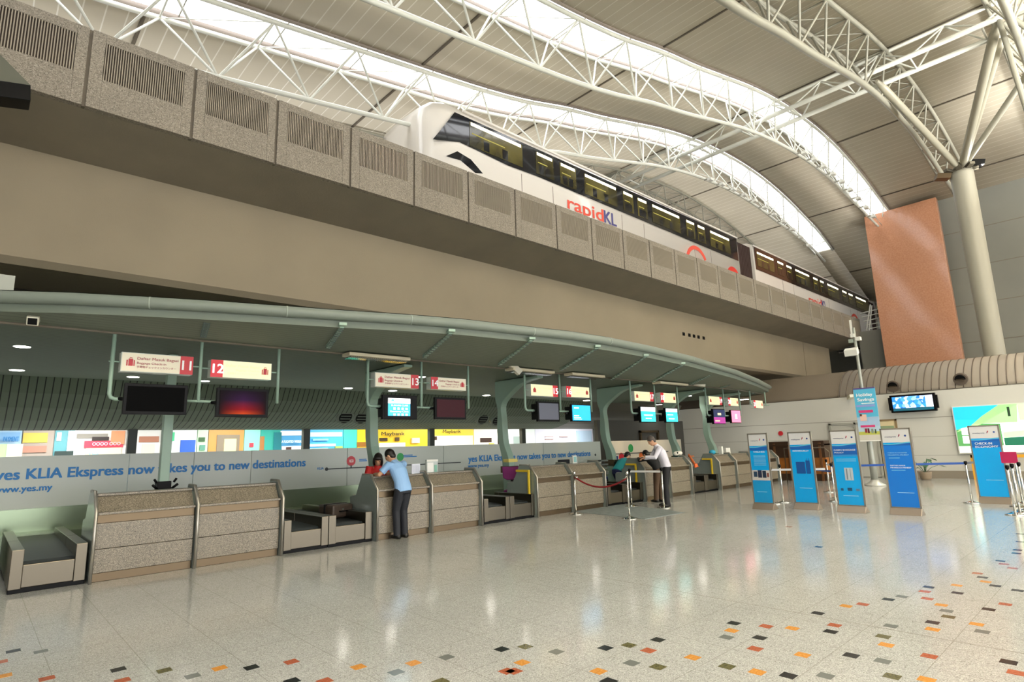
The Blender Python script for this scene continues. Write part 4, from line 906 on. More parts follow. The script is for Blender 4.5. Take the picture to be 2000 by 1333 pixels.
s = shop(925, 988, '#ece4d4', 'cream front with a black and orange sign', [(938, 856, 960, 864, '#382418', 'sign'), (955, 866, 965, 876, '#e0c060'), (972, 852, 980, 876, '#402818')])
s = shop(988, 1045, '#d4dcd8', 'pale shop front with a grey green door', [(1003, 853, 1016, 872, '#90a098', 'door_leaf')])
s = shop(1045, 1200, '#d8d8e4', 'white and lilac front with thin line stripes', [(1065, 852, 1078, 870, '#ececf4'), (1064, 853, 1080, 854, '#b09088'), (1064, 858, 1080, 859, '#b09088'), (1092, 853, 1108, 854, '#b09088'), (1125, 842, 1155, 870, '#b8d0e4', 'poster')])
# dark mullions of the opening
for px, ml in ((256, 'left of the straight green post'), (596, 'between the two blue posters'), (841, 'between the two halves of the yellow bank'), (1020, 'right of the post with the yellow box'), (1163, 'at the right end of the slogan partition')):
    a = P(px + 5, 842, y=17.2); b_ = P(px, 893, y=13.15)
    g = MB(); g.obox(((a.x + P(px - 3, 885, y=17.2).x) / 2, 17.2, 1.35), (.1, 0, 0), (0, .08, 0), (0, 0, 1.0)); g.build('mullion', mat('mullion_dark', '#2d332e', .5), None, label='dark upright mullion ' + ml, cat='mullion', group='dark mullions above the slogan partition')

# ------------------------------------------------------------------ banners, posts
def banner(pb, label, parts, w=.5, H=1.74, rz=-math.pi / 2, hh=None, back=False):
    p = P(*pb, z=0); t = thing('banner_stand', label, 'banner stand', (p.x, p.y, 0), rz)
    # local: faces -y ; right = +x
    g = MB(); g.prism([(-.14, 0), (.2, 0), (.12, .05), (.03, .13), (-.03, .13)], 0, -w / 2 - .02, w / 2 + .02); g.build('base', mat('banner_base', '#97897a', .35, .5), t, bev=.01)
    g = MB()
    for sx_ in (-1, 1): g.box(sx_ * w / 2 - .015, sx_ * w / 2 + .015, -.02, .02, .1, H)
    g.box(-w / 2, w / 2, -.02, .02, H - .03, H); g.box(-w / 2, w / 2, -.02, .02, .12, .15); g.build('frame', mat('banner_frame', '#a09a90', .35, .7), t)
    g = MB(); g.box(-w / 2 + .015, w / 2 - .015, -.012, .012, .15, H - .03); pn = g.build('panel', mat('banner_blue', '#0ea6ee', .25), t)
    z0, z1 = .15, H - .03; hgt = z1 - z0; xw = w - .03
    def X(u): return -xw / 2 + u * xw
    def Z(v): return z1 - v * hgt
    yf = -.0135
    def rect(u0, v0, u1, v1, col, nm='print', dy=0):
        g = MB(); g.box(X(u0), X(u1), yf - .0012 - dy, yf, Z(v1), Z(v0)); g.build(nm, mat('print_' + col.strip('#'), col, .35), pn)
    rect(0, 0, 1, .17, '#d4d4d4')
    def wave(v, a, col, dy):
        n = 12; top_ = [(X(i / n), Z(v + a * math.sin(i / n * 4.2 + .6))) for i in range(n + 1)]; bot = [(X(1), Z(v + .05)), (X(0), Z(v + .05))]
        g = MB(); g.prism(top_ + bot, 1, yf - .0014 - dy, yf); g.build('wave_band', mat('print_' + col.strip('#'), col, .35), pn)
    wave(.175, .012, '#58b8d8', .0004); wave(.19, .01, '#1560b4', .0008)
    text('malaysia', mat('print_navy', '#26386c', .4), pn, (X(.1), yf - .002, Z(.1)), (1, 0, 0), (0, 0, 1), width=xw * .42, height=.022, bold=.02)
    g = MB(); g.prism([(X(.58), Z(.1)), (X(.63), Z(.06)), (X(.62), Z(.085))], 1, yf - .003, yf); g.cur = 1; g.prism([(X(.6), Z(.1)), (X(.66), Z(.075)), (X(.64), Z(.055))], 1, yf - .003, yf); g.build('logo', [mat('print_navy', '#26386c', .4), mat('print_red', '#c82838', .4)], pn)
    g = MB(); c = Vector((X(.85), yf, Z(.083))); g.tube([c, c + Vector((0, -.002, 0))], .02, 16); g.build('logo', mat('print_navy2', '#2c4c90', .4), pn)
    mw = mat('print_white', '#f2f6fa', .4); mp = mat('print_pale', '#98d4f0', .4)
    for i_, q in enumerate(parts):
        if q[0] == 'r': rect(*q[1:6], nm=q[6] if len(q) > 6 else 'print', dy=.0018 + .0004 * i_)
        elif q[0] == 't': text(q[1], mw if len(q) < 7 or not q[6] else mp, pn, (X(q[2]), yf - .009, Z(q[3])), (1, 0, 0), (0, 0, 1), width=xw * q[4], height=q[5], bold=.02)
    return t
DK = '#1560b4'
banner((1494, 995), 'leftmost blue banner stand with a TIMELINESS heading and group photo', [('t', 'TIMELINESS', .2, .27, .65, .03)] + [('r', .18, .31 + .018 * k, .85, .316 + .018 * k, '#7ccaec') for k in range(9)] +
       [('r', 0, .53, 1, .68, '#c8c4c0'), ('r', .1, .55, .3, .63, '#23405c'), ('r', .34, .53, .56, .64, '#26304c'), ('r', .6, .54, .8, .64, '#1c3048'), ('r', .84, .57, .95, .63, '#7c4438'), ('r', 0, .69, 1, 1, '#169ad8'), ('r', .2, 0.844, 0.750, 0.850, '#a8dcf4')], w=.45)
banner((1578, 995), 'blue banner stand with two dark blue suitcases, second from left', [('t', 'INDIVIDUALLY', .12, .27, .76, .03), ('r', .2, .42, .62, .59, '#14539c', 'suitcase_print'), ('r', .66, .4, .86, .59, '#14539c', 'suitcase_print'), ('r', .7, .37, .72, .41, '#14539c'), ('r', .82, .37, .84, .41, '#14539c'), ('r', .25, 0.794, 0.850, 0.800, '#a8dcf4')])
banner((1666, 1001), 'blue banner stand headed CABIN BAGGAGE POLICY, middle of the row', [('r', 0, .22, 1, .32, '#1560b4'), ('t', 'CABIN BAGGAGE', .06, .265, .88, .03), ('t', 'POLICY', .08, .3, .38, .025), ('r', .0, .32, 1, .345, '#2a8ad0'), ('r', .1, 0.377, 0.900, 0.385, '#7ccaec'), ('r', .1, 0.402, 0.900, 0.410, '#7ccaec'),
       ('r', .38, .5, .72, .67, '#b8c4cc', 'trolley_print'), ('r', .45, .51, .5, .66, '#70808c'), ('r', .6, .51, .63, .66, '#8c9ca8'), ('r', .15, .78, .25, .81, '#185078'), ('r', .42, .77, .6, .81, '#185078'), ('r', .76, .78, .9, .81, '#587898'), ('r', .22, 0.874, 0.820, 0.880, '#a8dcf4')], w=.52)
b4_ = banner((1772, 1006), 'deeper royal blue banner stand with two flight number lines, right end of the middle row', [('r', 0, .21, 1, 1, '#1478d8'), ('t', 'CHECK-IN COUNTER', .13, .31, .7, .018, 1), ('t', 'MH4SCO-MH857', .13, .34, .75, .022, 1), ('r', .14, 0.367, 0.540, 0.375, '#7ccaec'),
       ('t', 'DAFTAR MASUK', .16, .475, .55, .02), ('t', 'MH4SCO-MH857', .16, .505, .75, .026), ('r', .18, 0.527, 0.680, 0.535, '#7ccaec'), ('r', .28, 0.814, 0.880, 0.820, '#a8dcf4')], w=.52)
banner((1946, 984), 'blue banner stand headed CHECK-IN ECONOMY in front of the billboard', [('r', 0, .215, 1, .3, '#146cc0'), ('t', 'CHECK-IN', .12, .26, .6, .05), ('t', 'ECONOMY', .12, .305, .8, .045), ('r', .3, 0.764, 0.900, 0.770, '#a8dcf4')], w=.55, H=1.76)
# stanchions
def post(px, py, label, H=.95, r=.022, head=True, group=None, m=None):
    p = P(px, py, z=0); t = thing('barrier_post', label, 'barrier post', p, group=group)
    MB().lathe([(.17, 0), (.17, .012), (.12, .025), (.035, .05)], (0, 0, 0), 20).build('base', m or M_CHROME, t)
    MB().lathe([(r, .03), (r, H - .06)], (0, 0, 0), 12).build('pole', m or M_CHROME, t)
    MB().lathe([(.03, H - .07), (.035, H - .05), (.035, H - .01), (.02, H)], (0, 0, 0), 12).build('head', M_BLACK if head else M_CHROME, t)
    return p
def tape(a, b_, za, zb, m, label, hgt=.045, sag=0):
    a = Vector((a.x, a.y, za)); b_ = Vector((b_.x, b_.y, zb)); n = 8; g = MB((a + b_) / 2); vs = []
    s_ = (b_ - a).cross(Vector((0, 0, 1))).normalized() * .003
    for i in range(n + 1):
        q = a.lerp(b_, i / n); q.z -= sag * 4 * (i / n) * (1 - i / n)
        vs += [q - s_ + Vector((0, 0, hgt / 2)), q + s_ + Vector((0, 0, hgt / 2)), q + s_ - Vector((0, 0, hgt / 2)), q - s_ - Vector((0, 0, hgt / 2))]
    fs = [(4 * i + k, 4 * i + (k + 1) % 4, 4 * i + 4 + (k + 1) % 4, 4 * i + 4 + k) for i in range(n) for k in range(4)]
    g.add(vs, fs); o = g.build('barrier_tape', m, None, label=label, cat='barrier tape'); o.location = (a + b_) / 2; return o
M_TAPEB = mat('tape_blue', '#1c4c9c', .5); M_TAPEW = mat('tape_white', '#dcdcdc', .5); M_TAPEG = mat('tape_grey', '#6c7078', .5)
pa = post(1125, 1005, 'steel rope post with dark base left of the red rope', .98, .02, False); pb_ = post(1230, 1014, 'polished steel post right of the red rope', 1.0, .02, False)
a = Vector((pa.x, pa.y, .86)); b_ = Vector((pb_.x, pb_.y, .86)); g = MB(a.lerp(b_, .5)); g.tube([a.lerp(b_, i / 14) + Vector((0, 0, -.22 * 4 * (i / 14) * (1 - i / 14))) for i in range(15)], .02, 8)
o = g.build('rope', mat('rope_red', '#8c1c20', .7), None, label='sagging dark red rope between two steel posts', cat='rope'); o.location = a.lerp(b_, .5)
for q, d in ((a, 1), (b_, -1)):
    v = (b_ - a).normalized() * d; g = MB(a.lerp(b_, .5)); g.tube([q + v * .02 + Vector((0, 0, .01)), q + v * .1 + Vector((0, 0, -.03))], .024, 8); g.build('hook', M_CHROME, o)
pc = post(1234, 990, 'steel post at the left end of the short white tape', .95); pd = post(1297, 993, 'steel post in front of the white shirt man', .98)
tape(pc, pd, .88, .88, M_TAPEW, 'short white barrier tape by the man in the white shirt', .05)
pe = post(1530, 982, 'steel post right of the leftmost blue banner'); pf = post(1512, 985, 'steel post hidden behind the leftmost blue banner', .9)
pg = post(1632, 980, 'steel post left of the cabin baggage banner'); ph = post(1636, 974, 'second steel post left of the cabin baggage banner, just behind'); pi_ = post(1621, 962, 'thinner far steel post left of the cabin baggage banner', .95)
tape(pf, Vector((P(1620, 985, z=0).x, P(1620, 985, z=0).y, 0)), .83, .83, M_TAPEW, 'white barrier tape between the two leftmost banners', .05)
pj = post(1899, 983, 'single steel post left of the CHECK-IN ECONOMY banner')
tape(pg, pj, .87, .9, M_TAPEB, 'long blue barrier tape passing behind the royal blue banner', .05)
tape(pi_, pg, .8, .9, M_TAPEW, 'short white barrier tape at the cabin baggage banner', .05)
q = P(1580, 970, z=0); tape(q, pg, .74, .74, M_TAPEB, 'blue barrier tape between the suitcase banner and the cabin baggage banner', .05)
q = P(1940, 975, z=0); tape(pj, q, .9, .9, M_TAPEG, 'grey barrier tape from the single post to the CHECK-IN ECONOMY banner', .05)
for i, (x, y, l_) in enumerate(((1984, 1007, 'front steel post of the right edge cluster, nearest the camera'), (1993, 1003, 'second steel post of the right edge cluster, just behind the front one'), (2006, 998, 'steel post of the right edge cluster cut by the photo edge'), (1998, 984, 'rear steel post of the right edge cluster'))):
    post(x, y, l_, .95 + .01 * i, group='cluster of steel posts at the right edge')
# small card on pole
t = thing('stand_sign', 'small magenta sign beside the cluster of posts at the right edge', 'sign', P(1988, 990, z=0)); 
MB().box(-.012, .012, -.012, .012, 0, 1.0).build('pole', M_CHROME, t); g = MB(); g.box(-.02, -.01, -.14, .14, .92, 1.16); g.build('card', mat('card_magenta', '#b01850', .4), t); MB().lathe([(.14, 0), (.14, .015)], (0, 0, 0), 16).build('base', M_STEELD, t)

# ------------------------------------------------------------------ poster pole with sensors
p = P(1710, 949, z=0); t = thing('poster_pole', 'grey pole with a light blue Holiday Savings poster and a white box lamp', 'pole', p); o_ = tuple(p); xx = p.x
def L(px, py): return P(px, py, x=xx)
g = MB(o_); q = [L(1708, 945), L(1705, 900), L(1696, 800), L(1683, 730), L(1674, 660), L(1670, 640)]; q = [Vector((xx, p.y + (v.y - p.y) * .0 + .0, v.z)) for v in q]
g.tube(q, [.11, .1, .055, .05, .045, .04], 12); g.build('pole', mat('pole_grey', '#9a9d95', .35, .2), t)
MB().lathe([(.3, 0), (.3, .03), (.15, .12), (.1, .2)], (0, 0, 0), 24).build('foot', mat('pole_foot', '#c4c4bc', .3, .3), t)
a = L(1669, 760); b_ = L(1718, 862); wy = a.y - b_.y
g = MB(o_); y0, y1 = a.y, a.y - .64; z1, z0 = a.z, b_.z
g.box(xx - .16, xx - .14, y1, y0, z0, z1); po = g.build('poster', mat('poster_cyan', '#58b8dc', .4), t)
def prx(v0, u0, v1, u1, col, nm='poster_print', k=1):
    g = MB(o_); hz = z1 - z0; g.box(xx - .16 - .003 * k, xx - .16, y0 - u1 * (y0 - y1), y0 - u0 * (y0 - y1), z1 - v1 * hz, z1 - v0 * hz); g.build(nm, mat('pp_' + col.strip('#'), col, .4), po)
prx(0, 0, .025, 1, '#5c4c88'); prx(.32, .05, .36, .9, '#90a0dc'); prx(.55, .0, .72, 1, '#a8c8e4'); prx(.72, 0, .82, 1, '#b8d0e0'); prx(.82, 0, .88, 1, '#c4c85c'); prx(.88, 0, .98, 1, '#d4d0c4'); prx(.98, 0, 1, 1, '#f4f4f0')
prx(.42, .12, .47, .78, '#d8407c', k=2); prx(.7, .12, .74, .78, '#d8407c', k=2); prx(.5, .15, .62, .45, '#e8c4b4', k=2); prx(.49, .15, .53, .25, '#5c3830', k=3); prx(.76, .3, .84, .4, '#8c2838', k=3); prx(.76, .42, .85, .5, '#6c2030', k=3); prx(.77, .58, .85, .68, '#8c9c88', k=3); prx(.78, .74, .86, .8, '#506048', k=3)
mw = mat('poster_white', '#f8fcff', .4)
def ptx(s_, v, u, w, hgt): text(s_, mw, po, (xx - .168, y0 - u * (y0 - y1), z1 - v * (z1 - z0)), (0, -1, 0), (0, 0, 1), width=w * (y0 - y1), height=hgt, bold=.03, org=o_)
ptx('Holiday', .16, .12, .74, .1); ptx('Savings', .25, .14, .76, .1)
prx(.285, .3, .305, .9, '#e4f4fa', k=2)
a = L(1670, 688); g = MB(o_); g.obox((xx - .15, p.y + .12, a.z), (.1, 0, .05), (0, .2, 0), (-.03, 0, .1)); g.build('box_lamp', M_WHITE, t, bev=.01)
for dx, dz, s_ in ((.05, 4.98, .06), (-.1, 4.85, .08), (.12, 4.8, .07)):
    g = MB(o_); g.obox((xx, p.y + dx, dz), (.08, 0, 0), (0, s_, 0), (0, 0, .06)); g.build('sensor', M_WHITE if dx < .1 else M_GREYG, t, bev=.008)
g = MB(o_); g.obox((xx, p.y + .07, 5.25), (.02, 0, 0), (0, .03, 0), (0, 0, .28)); g.build('antenna', M_WHITE, t)

# ------------------------------------------------------------------ wall screen, billboard, door, plant, yellow frame
a = P(1737, 773, x=25.6); b_ = P(1828, 803, x=25.6)
t = thing('wall_television', 'black wall television with a bright blue picture above the doors', 'television', (25.7, (a.y + b_.y) / 2, (a.z + b_.z) / 2)); hw = .72; hh = .33
MB().box(-.05, .1, -hw, hw, -hh, hh).build('housing', M_BLACK, t, bev=.01); MB().box(-.03, .08, -hw - .06, hw + .06, -hh + .1, hh - .08).build('side_case', M_BLACK, t)
MB().box(.08, .3, -.1, .1, -.1, .1).build('mount', M_STEELD, t)
tvm = mat('tv_picture', '#3a8ae0', .2, emit=1.3); nt = tvm.node_tree; vv = node(nt, 'ShaderNodeTexVoronoi'); vv.inputs['Scale'].default_value = 9; tc = node(nt, 'ShaderNodeTexCoord'); nt.links.new(tc.outputs['Object'], vv.inputs['Vector'])
rr = node(nt, 'ShaderNodeValToRGB'); e = rr.color_ramp.elements; e[0].color = lin('#103c88'); e[1].color = lin('#e8f0ff'); q = e.new(.45); q.color = lin('#2c84e0'); se = node(nt, 'ShaderNodeSeparateColor'); nt.links.new(vv.outputs['Color'], se.inputs[0]); nt.links.new(se.outputs[0], rr.inputs['Fac']); nt.links.new(rr.outputs[0], nt.nodes['Principled BSDF'].inputs['Emission Color'])
MB().box(-.056, -.05, -hw + .2, hw - .08, -hh + .16, hh - .07).build('picture', tvm, t)
MB().box(-.058, -.05, -hw + .08, -hw + .3, -hh + .16, hh - .07).build('picture_panel', screen_mat('tv_pale', '#d8dcec', 1.1), t)
MB().box(-.058, -.05, -hw + .08, hw - .08, -hh + .06, -hh + .15).build('ticker', screen_mat('tv_ticker', '#1c5060', .9), t)
# billboard
YB0, YB1, ZB0, ZB1 = 4.62, 1.0, .87, 2.55
t = thing('billboard', 'lit wall billboard with a green bedroom picture and a blue swoosh', 'billboard', (25.95, 3, 1.7)); o_ = (25.95, 3, 1.7)
g = MB(o_); g.box(25.88, 25.99, YB1, YB0, ZB0, ZB1); bb = g.build('light_box', M_WHITE, t, bev=.01)
def bp(poly, col, k, nm='picture'):
    g = MB(o_); pts = [(YB0 - .04 - u * (YB0 - YB1 - .08), ZB0 + .04 + v * (ZB1 - ZB0 - .08)) for u, v in poly]
    g.prism(pts, 0, 25.88 - .003 * k, 25.88); g.build(nm, mat('bb_' + col.strip('#'), col, .3, emit=.95), bb)
bp([(0, 0), (1, 0), (1, 1), (0, 1)], '#f8fcf4', 1, 'white_ground')
bp([(0, .14), (.35, .14), (.35, .6), (.2, .62), (0, .5)], '#508c50', 2)
bp([(.0, .45), (.2, .6), (.35, .8), (.5, 1), (.28, 1), (.12, .7)], '#a0d888', 3)
bp([(.12, .62), (.48, .62), (.5, 1), (.3, 1)], '#98d088', 3)
bp([(0, .5), (.12, .58), (.22, .78), (.36, 1), (0, 1)], '#20a8e0', 4); bp([(0, .5), (.12, .58), (.17, .7), (0, .72)], '#28d0e8', 5)
bp([(.04, .2), (.3, .2), (.3, .36), (.04, .36)], '#f0f4f0', 4, 'caption_box'); bp([(.04, .38), (.3, .38), (.3, .54), (.04, .54)], '#f0f4f0', 4, 'caption_box')
bp([(.42, .75), (.44, .75), (.44, .95), (.42, .95)], '#203020', 5); bp([(.5, .66), (.8, .66), (.8, 1), (.5, 1)], '#b0e49c', 3); bp([(.36, .14), (1, .14), (1, .38), (.7, .34), (.36, .3)], '#206048', 3)
bp([(.36, .3), (1, .42), (1, .55), (.36, .42)], '#a8e8a0', 3); bp([(.62, .62), (.82, .64), (.82, .7), (.62, .7)], '#204028', 4); bp([(.68, .5), (.74, .42), (.85, .45), (.85, .66), (.72, .64)], '#e8b848', 5)
# glass door and cream double door
g = MB(); 
for y in (8.78, 7.85, 7.1): g.box(25.9, 25.99, y - .04, y + .04, 0, 2.14)
g.box(25.9, 25.99, 7.06, 8.82, 2.06, 2.14); g.box(25.88, 25.9, 7.8, 7.95, 1.98, 2.03); d1 = g.build('door_2', mat('door_frame_grey', '#a3a399', .4), kind='structure')
g = MB(); g.box(25.94, 25.99, 7.89, 8.74, .02, 2.06); g.box(25.94, 25.99, 7.14, 7.81, .02, 2.06); g.build('door_leaf', mat('door_leaf_grey', '#b9b9b0', .25), d1)
g = MB(); g.box(25.9, 25.99, 6.42, 7.02, 0, 2.15); d2 = g.build('door_3', mat('door_cream', '#d8c8a0', .4), kind='structure')
g = MB(); g.box(25.87, 25.9, 6.38, 6.44, 0, 2.2); g.box(25.87, 25.9, 6.38, 7.05, 2.14, 2.2); g.build('door_frame', mat('door_wood', '#8c7450', .5), d2)
g = MB(); g.box(25.88, 25.9, 6.5, 7.0, 1.2, 1.95); g.build('notice', mat('notice_green', '#8ea07c', .5), d2)
g = MB(); g.box(25.9, 25.99, 5.98, 6.28, 1.02, 1.72); g.build('wall_notice', mat('notice_grey', '#8c8078', .5), None, label='small grey framed notice on the white wall behind the royal blue banner', cat='notice')
p = P(1525, 847, x=25.95); g = MB(p); g.tube([p, p + Vector((-.03, 0, 0))], .1, 20); o = g.build('round_sign', M_RED, None, label='small round red sign on the white wall above the leftmost banners', cat='sign'); o.location = p
p = P(1678, 797, x=25.7); t = thing('security_camera', 'beige security camera on the white wall left of the holiday poster', 'security camera', (25.7, P(1662, 775, x=25.8).y, 3.15)); MB().obox((0, 0, 0), (.14, .1, -.04), (-.04, .06, 0), (0, 0, .06)).build('housing', mat('camera_cream', '#cfcbb8', .4), t, bev=.01); MB().tube([(.1, 0, 0), (.3, 0, .0)], .03, 8).build('bracket', M_STEELD, t)
# yellow portal under billboard
t = thing('yellow_portal', 'yellow painted frame against the white wall below the billboard', 'frame', (25.6, 4.2, 0)); 
MB().box(-.04, .04, -.06, .06, 0, .84).build('leg', mat('yellow_paint', '#e6a82c', .4), t); MB().box(-.04, .04, -3.2, .06, .74, .84).build('bar', mat('yellow_paint', '#e6a82c', .4), t)
MB().box(-.04, .04, -3.2, -3.1, 0, .84).build('leg', mat('yellow_paint', '#e6a82c', .4), t)
# potted plant
p = P(1809, 937, z=0); p = Vector((25.0, P(1809, 937, x=25.0).y, 0)); t = thing('potted_plant', 'leafy green plant in a brown pot by the white wall', 'potted plant', p)
MB().lathe([(.13, 0), (.17, .05), (.2, .26), (.2, .28), (.17, .28), (.17, .24)], (0, 0, 0), 20).build('pot', mat('pot_brown', '#8c7c68', .3), t)
MB().lathe([(.165, .2), (.165, .25)], (0, 0, 0), 16).build('soil', mat('soil', '#2c2018', .9), t)
rnd = random.Random(3)
for k in range(16):
    a = k * 2.4; ln_ = rnd.uniform(.3, .6); tilt = rnd.uniform(.15, 1.1); d = Vector((math.cos(a) * math.sin(tilt), math.sin(a) * math.sin(tilt), math.cos(tilt)))
    stem_top = Vector((0, 0, .25)) + d * ln_; g = MB(); g.tube([(0, 0, .24), Vector((0, 0, .3)) + d * ln_ * .5, stem_top], .007, 5); 
    s_ = d.cross(Vector((0, 0, 1))).normalized(); tip = stem_top + Vector((d.x, d.y, -.25)).normalized() * .26; mid = stem_top.lerp(tip, .45)
    g.add([stem_top, mid + s_ * .08 + Vector((0, 0, .01)), tip, mid - s_ * .08 + Vector((0, 0, .01)), mid + Vector((0, 0, -.012))], [(0, 1, 4), (1, 2, 4), (2, 3, 4), (3, 0, 4)])
    g.build('leaf', mat('leaf_green', '#2f5a34', .35, noise=(20, '#46774a')), t)

# wooden counters far behind the banners
t = thing('wooden_counter', 'dark and orange wooden service counter behind the left banners', 'counter', (22.5, 11.2, 0)); o_ = (0, 0, 0)
g = MB(); 
a = P(1500, 925, x=23.5); b_ = P(1618, 925, x=23.5)
TL = (22.5, 11.2, 0)
g = MB(TL); g.box(23.4, 24.0, b_.y, a.y, 0, .25); g.box(23.4, 24.0, b_.y, a.y, .85, 1.5 - .02); g.cur = 1; g.box(23.42, 24, b_.y, a.y, .25, .85); g.cur = 0; g.build('carcass', [mat('wood_dark', '#3c2818', .5), mat('wood_orange', '#a86828', .4, noise=(3, '#8a5018', .2))], t)
g = MB(TL); g.box(23.3, 24.1, b_.y, a.y, 1.3, 1.36); g.build('top', mat('wood_dark', '#3c2818', .5), t)
for k in range(4):
    y = b_.y + (a.y - b_.y) * (k + .2) / 4; g = MB(TL); g.box(23.36, 23.42, y, y + .08, 0, 1.4); g.build('post', mat('wood_brown', '#6c4424', .5), t)
g = MB(); x = 22.0; 
t = thing('steel_rail_frame', 'grey tubular rail frame in front of the wooden counter', 'railing', (21.5, 9, 0)); TR = (21.5, 9, 0)
a = P(1530, 870, x=21.5); b_ = P(1620, 890, x=21.5); g = MB(TR); g.tube([Vector((21.5, a.y, 0)), Vector((21.5, a.y, 1.25)), Vector((21.5, b_.y + .15, 1.25)), Vector((21.5, b_.y, 1.1)), Vector((21.5, b_.y, 0))], .02, 8); g.build('pipe', M_STEEL, t)

# ------------------------------------------------------------------ mats, desk clutter, chairs, yellow bars, luggage
p = P(1190, 985, z=0)
c = [P(1115, 1000, z=0), P(1215, 986, z=0), P(1338, 1002, z=0), P(1260, 1015, z=0)]
g = MB(c[0]); g.add([q + Vector((0, 0, .008)) for q in c] + [q for q in c], [(0, 1, 2, 3), (4, 5, 1, 0), (5, 6, 2, 1), (6, 7, 3, 2), (7, 4, 0, 3)]); o = g.build('floor_mat', mat('mat_grey', '#6c7474', .8, noise=(8, '#7f8888')), None, label='flat grey floor mat in front of the roped desk', cat='floor mat'); o.location = c[0]
p = Vector((P(657, 1015, y=10.6).x, 10.65, .39))
t = thing('suitcase', 'dark brown suitcase lying on the baggage belt left of the man in blue', 'suitcase', p, .15)
MB().box(-.2, .26, -.2, .28, 0, .24).build('shell', mat('case_brown', '#3c3026', .5, bump=(40, .2)), t, bev=.04); MB().box(-.22, .28, .02, .06, -.003, .25).build('strap', M_BLACK, t, bev=.01); MB().tube([(-.05, -.2, .12), (-.05, -.25, .12), (.1, -.25, .12), (.1, -.2, .12)], .012, 6).build('handle', M_BLACK, t); MB().box(.0, .04, -.215, -.2, .14, .17).build('lock', M_CHROME, t)
def yellow_bar(xp, px0, px1, pyt, pyb, label):
    a = P(px0, pyt, x=xp); b_ = P(px1, pyt + 1, x=xp); t = thing('yellow_bar', label, 'barrier bar', (xp, b_.y, 0)); o_ = (xp, b_.y, 0); c = P(px1 + 2, pyb, x=xp)
    g = MB(o_); g.box(xp - .02, xp + .02, b_.y - .025, a.y, a.z - .05, a.z); g.build('arm', mat('yellow_bar_paint', '#dcbc28', .4), t, bev=.006)
    g = MB(o_); g.box(xp - .02, xp + .02, b_.y - .025, b_.y + .025, c.z, a.z - .051); g.build('upright', mat('yellow_bar_paint', '#dcbc28', .4), t, bev=.006)
yellow_bar(b3[0] - .07, 1008, 1032, 918, 970, 'yellow bent bar between the purple chair and the third desk pair')
yellow_bar(b4[0] - .07, 1222, 1241, 906, 948, 'yellow bent bar behind the red rope post')
yellow_bar(b5[0] - .07, 1371, 1389, 896, 930, 'yellow bent bar beside the far desk pair')
def chair(px, py, y, label, colr, wpx, zt, zb, rz=0):
    p = P(px, py, y=y); t = thing('office_chair', label, 'office chair', (p.x, y, 0), rz); w = .23
    g = MB(); g.prism([(-w, zt), (w, zt), (w * .92, zb + .05), (w * .5, zb), (-w * .5, zb), (-w * .92, zb + .05)], 1, -.03, .03); g.build('backrest', mat('chair_' + colr.strip('#'), colr, .7), t, bev=.02)
    MB().box(-.02, .02, .03, .06, .5, zb + .1).build('back_bar', M_BLACK, t); MB().box(-.22, .22, .06, .48, .48, .55).build('seat', mat('chair_' + colr.strip('#'), colr, .7), t, bev=.02)
    MB().lathe([(.03, .06), (.03, .48)], (0, .27, 0), 10).build('column', M_CHROME, t)
    for k in range(5):
        a = k * 2 * math.pi / 5; MB().tube([(0, .27, .09), (.26 * math.cos(a), .27 + .26 * math.sin(a), .05)], .018, 6).build('leg', M_BLACK, t); MB().ell((.26 * math.cos(a), .27 + .26 * math.sin(a), .03), .03, .03, .03, 8, 6).build('caster', M_BLACK, t)
chair(999, 927, 10.72, 'office chair with a purple backrest beside the belts', '#7c2068', 30, 1.12, .8, -.9)
chair(1199, 912, 11.75, 'office chair with a navy blue backrest behind the person in teal', '#1c2c74', 25, 1.2, .72)
chair(1101, 898, 11.2, 'black office chair whose top shows behind the leaflet stand', '#15171a', 12, 1.2, .8)
def clutter(name, label, cat, px, py, y, dims, m, z=None, rz=0):
    p = P(px, py, y=y); z = p.z - dims[2] / 2 if z is None else z
    t = thing(name, label, cat, (p.x, y, z), rz); MB().box(-dims[0] / 2, dims[0] / 2, -dims[1] / 2, dims[1] / 2, 0, dims[2]).build('body', m, t, bev=.004); return t
ZT = 1.13
M_PAPER = mat('paper', '#d8dce8', .6)
t = clutter('notice_card', 'pale printed price sheet standing on the desk right of the man in blue', 'notice', 812, 915, 10.05, (.2, .02, .19), M_PAPER, ZT)
g = MB()
for k in range(6): g.box(-.08 + .03 * k, -.075 + .03 * k, -.012, -.0105, .02, .16)
g.build('table_lines', mat('ink_grey', '#8890a8', .6), t)
t = clutter('leaflet_holder', 'clear leaflet holder with white header on the desk under sign 14', 'leaflet holder', 843, 908, 10.08, (.28, .05, .26), mat('holder_grey', '#b8c0bc', .3), ZT)
MB().box(-.13, .02, -.035, -.026, .01, .2).build('leaflet', mat('leaflet_white', '#e4e4e0', .6), t); MB().box(.05, .11, -.035, -.026, .01, .15).build('leaflet', mat('leaflet_green', '#7cb09c', .6), t); MB().box(-.14, .14, -.03, -.025, .22, .26).build('header', M_WHITE, t)
t = clutter('leaflet_stand', 'white leaflet stand on the middle of the third desk pair', 'leaflet holder', 1122, 898, 10.1, (.16, .04, .2), M_WHITE, ZT); MB().box(-.05, .05, -.028, -.021, .03, .17).build('leaflet', mat('leaflet_teal', '#88b8b8', .6), t)
clutter('yellow_box', 'small yellow box on a stand in front of the green post, above the purple chair', 'box', 997, 900, 10.75, (.3, .2, .08), mat('box_yellow', '#d8c468', .5))
t = clutter('toy_bundle', 'white and black soft bundle on the desk right of the man in the white shirt', 'soft toy', 1324, 888, 10.1, (.3, .16, .04), mat('bundle_green', '#2c4c44', .7), ZT)
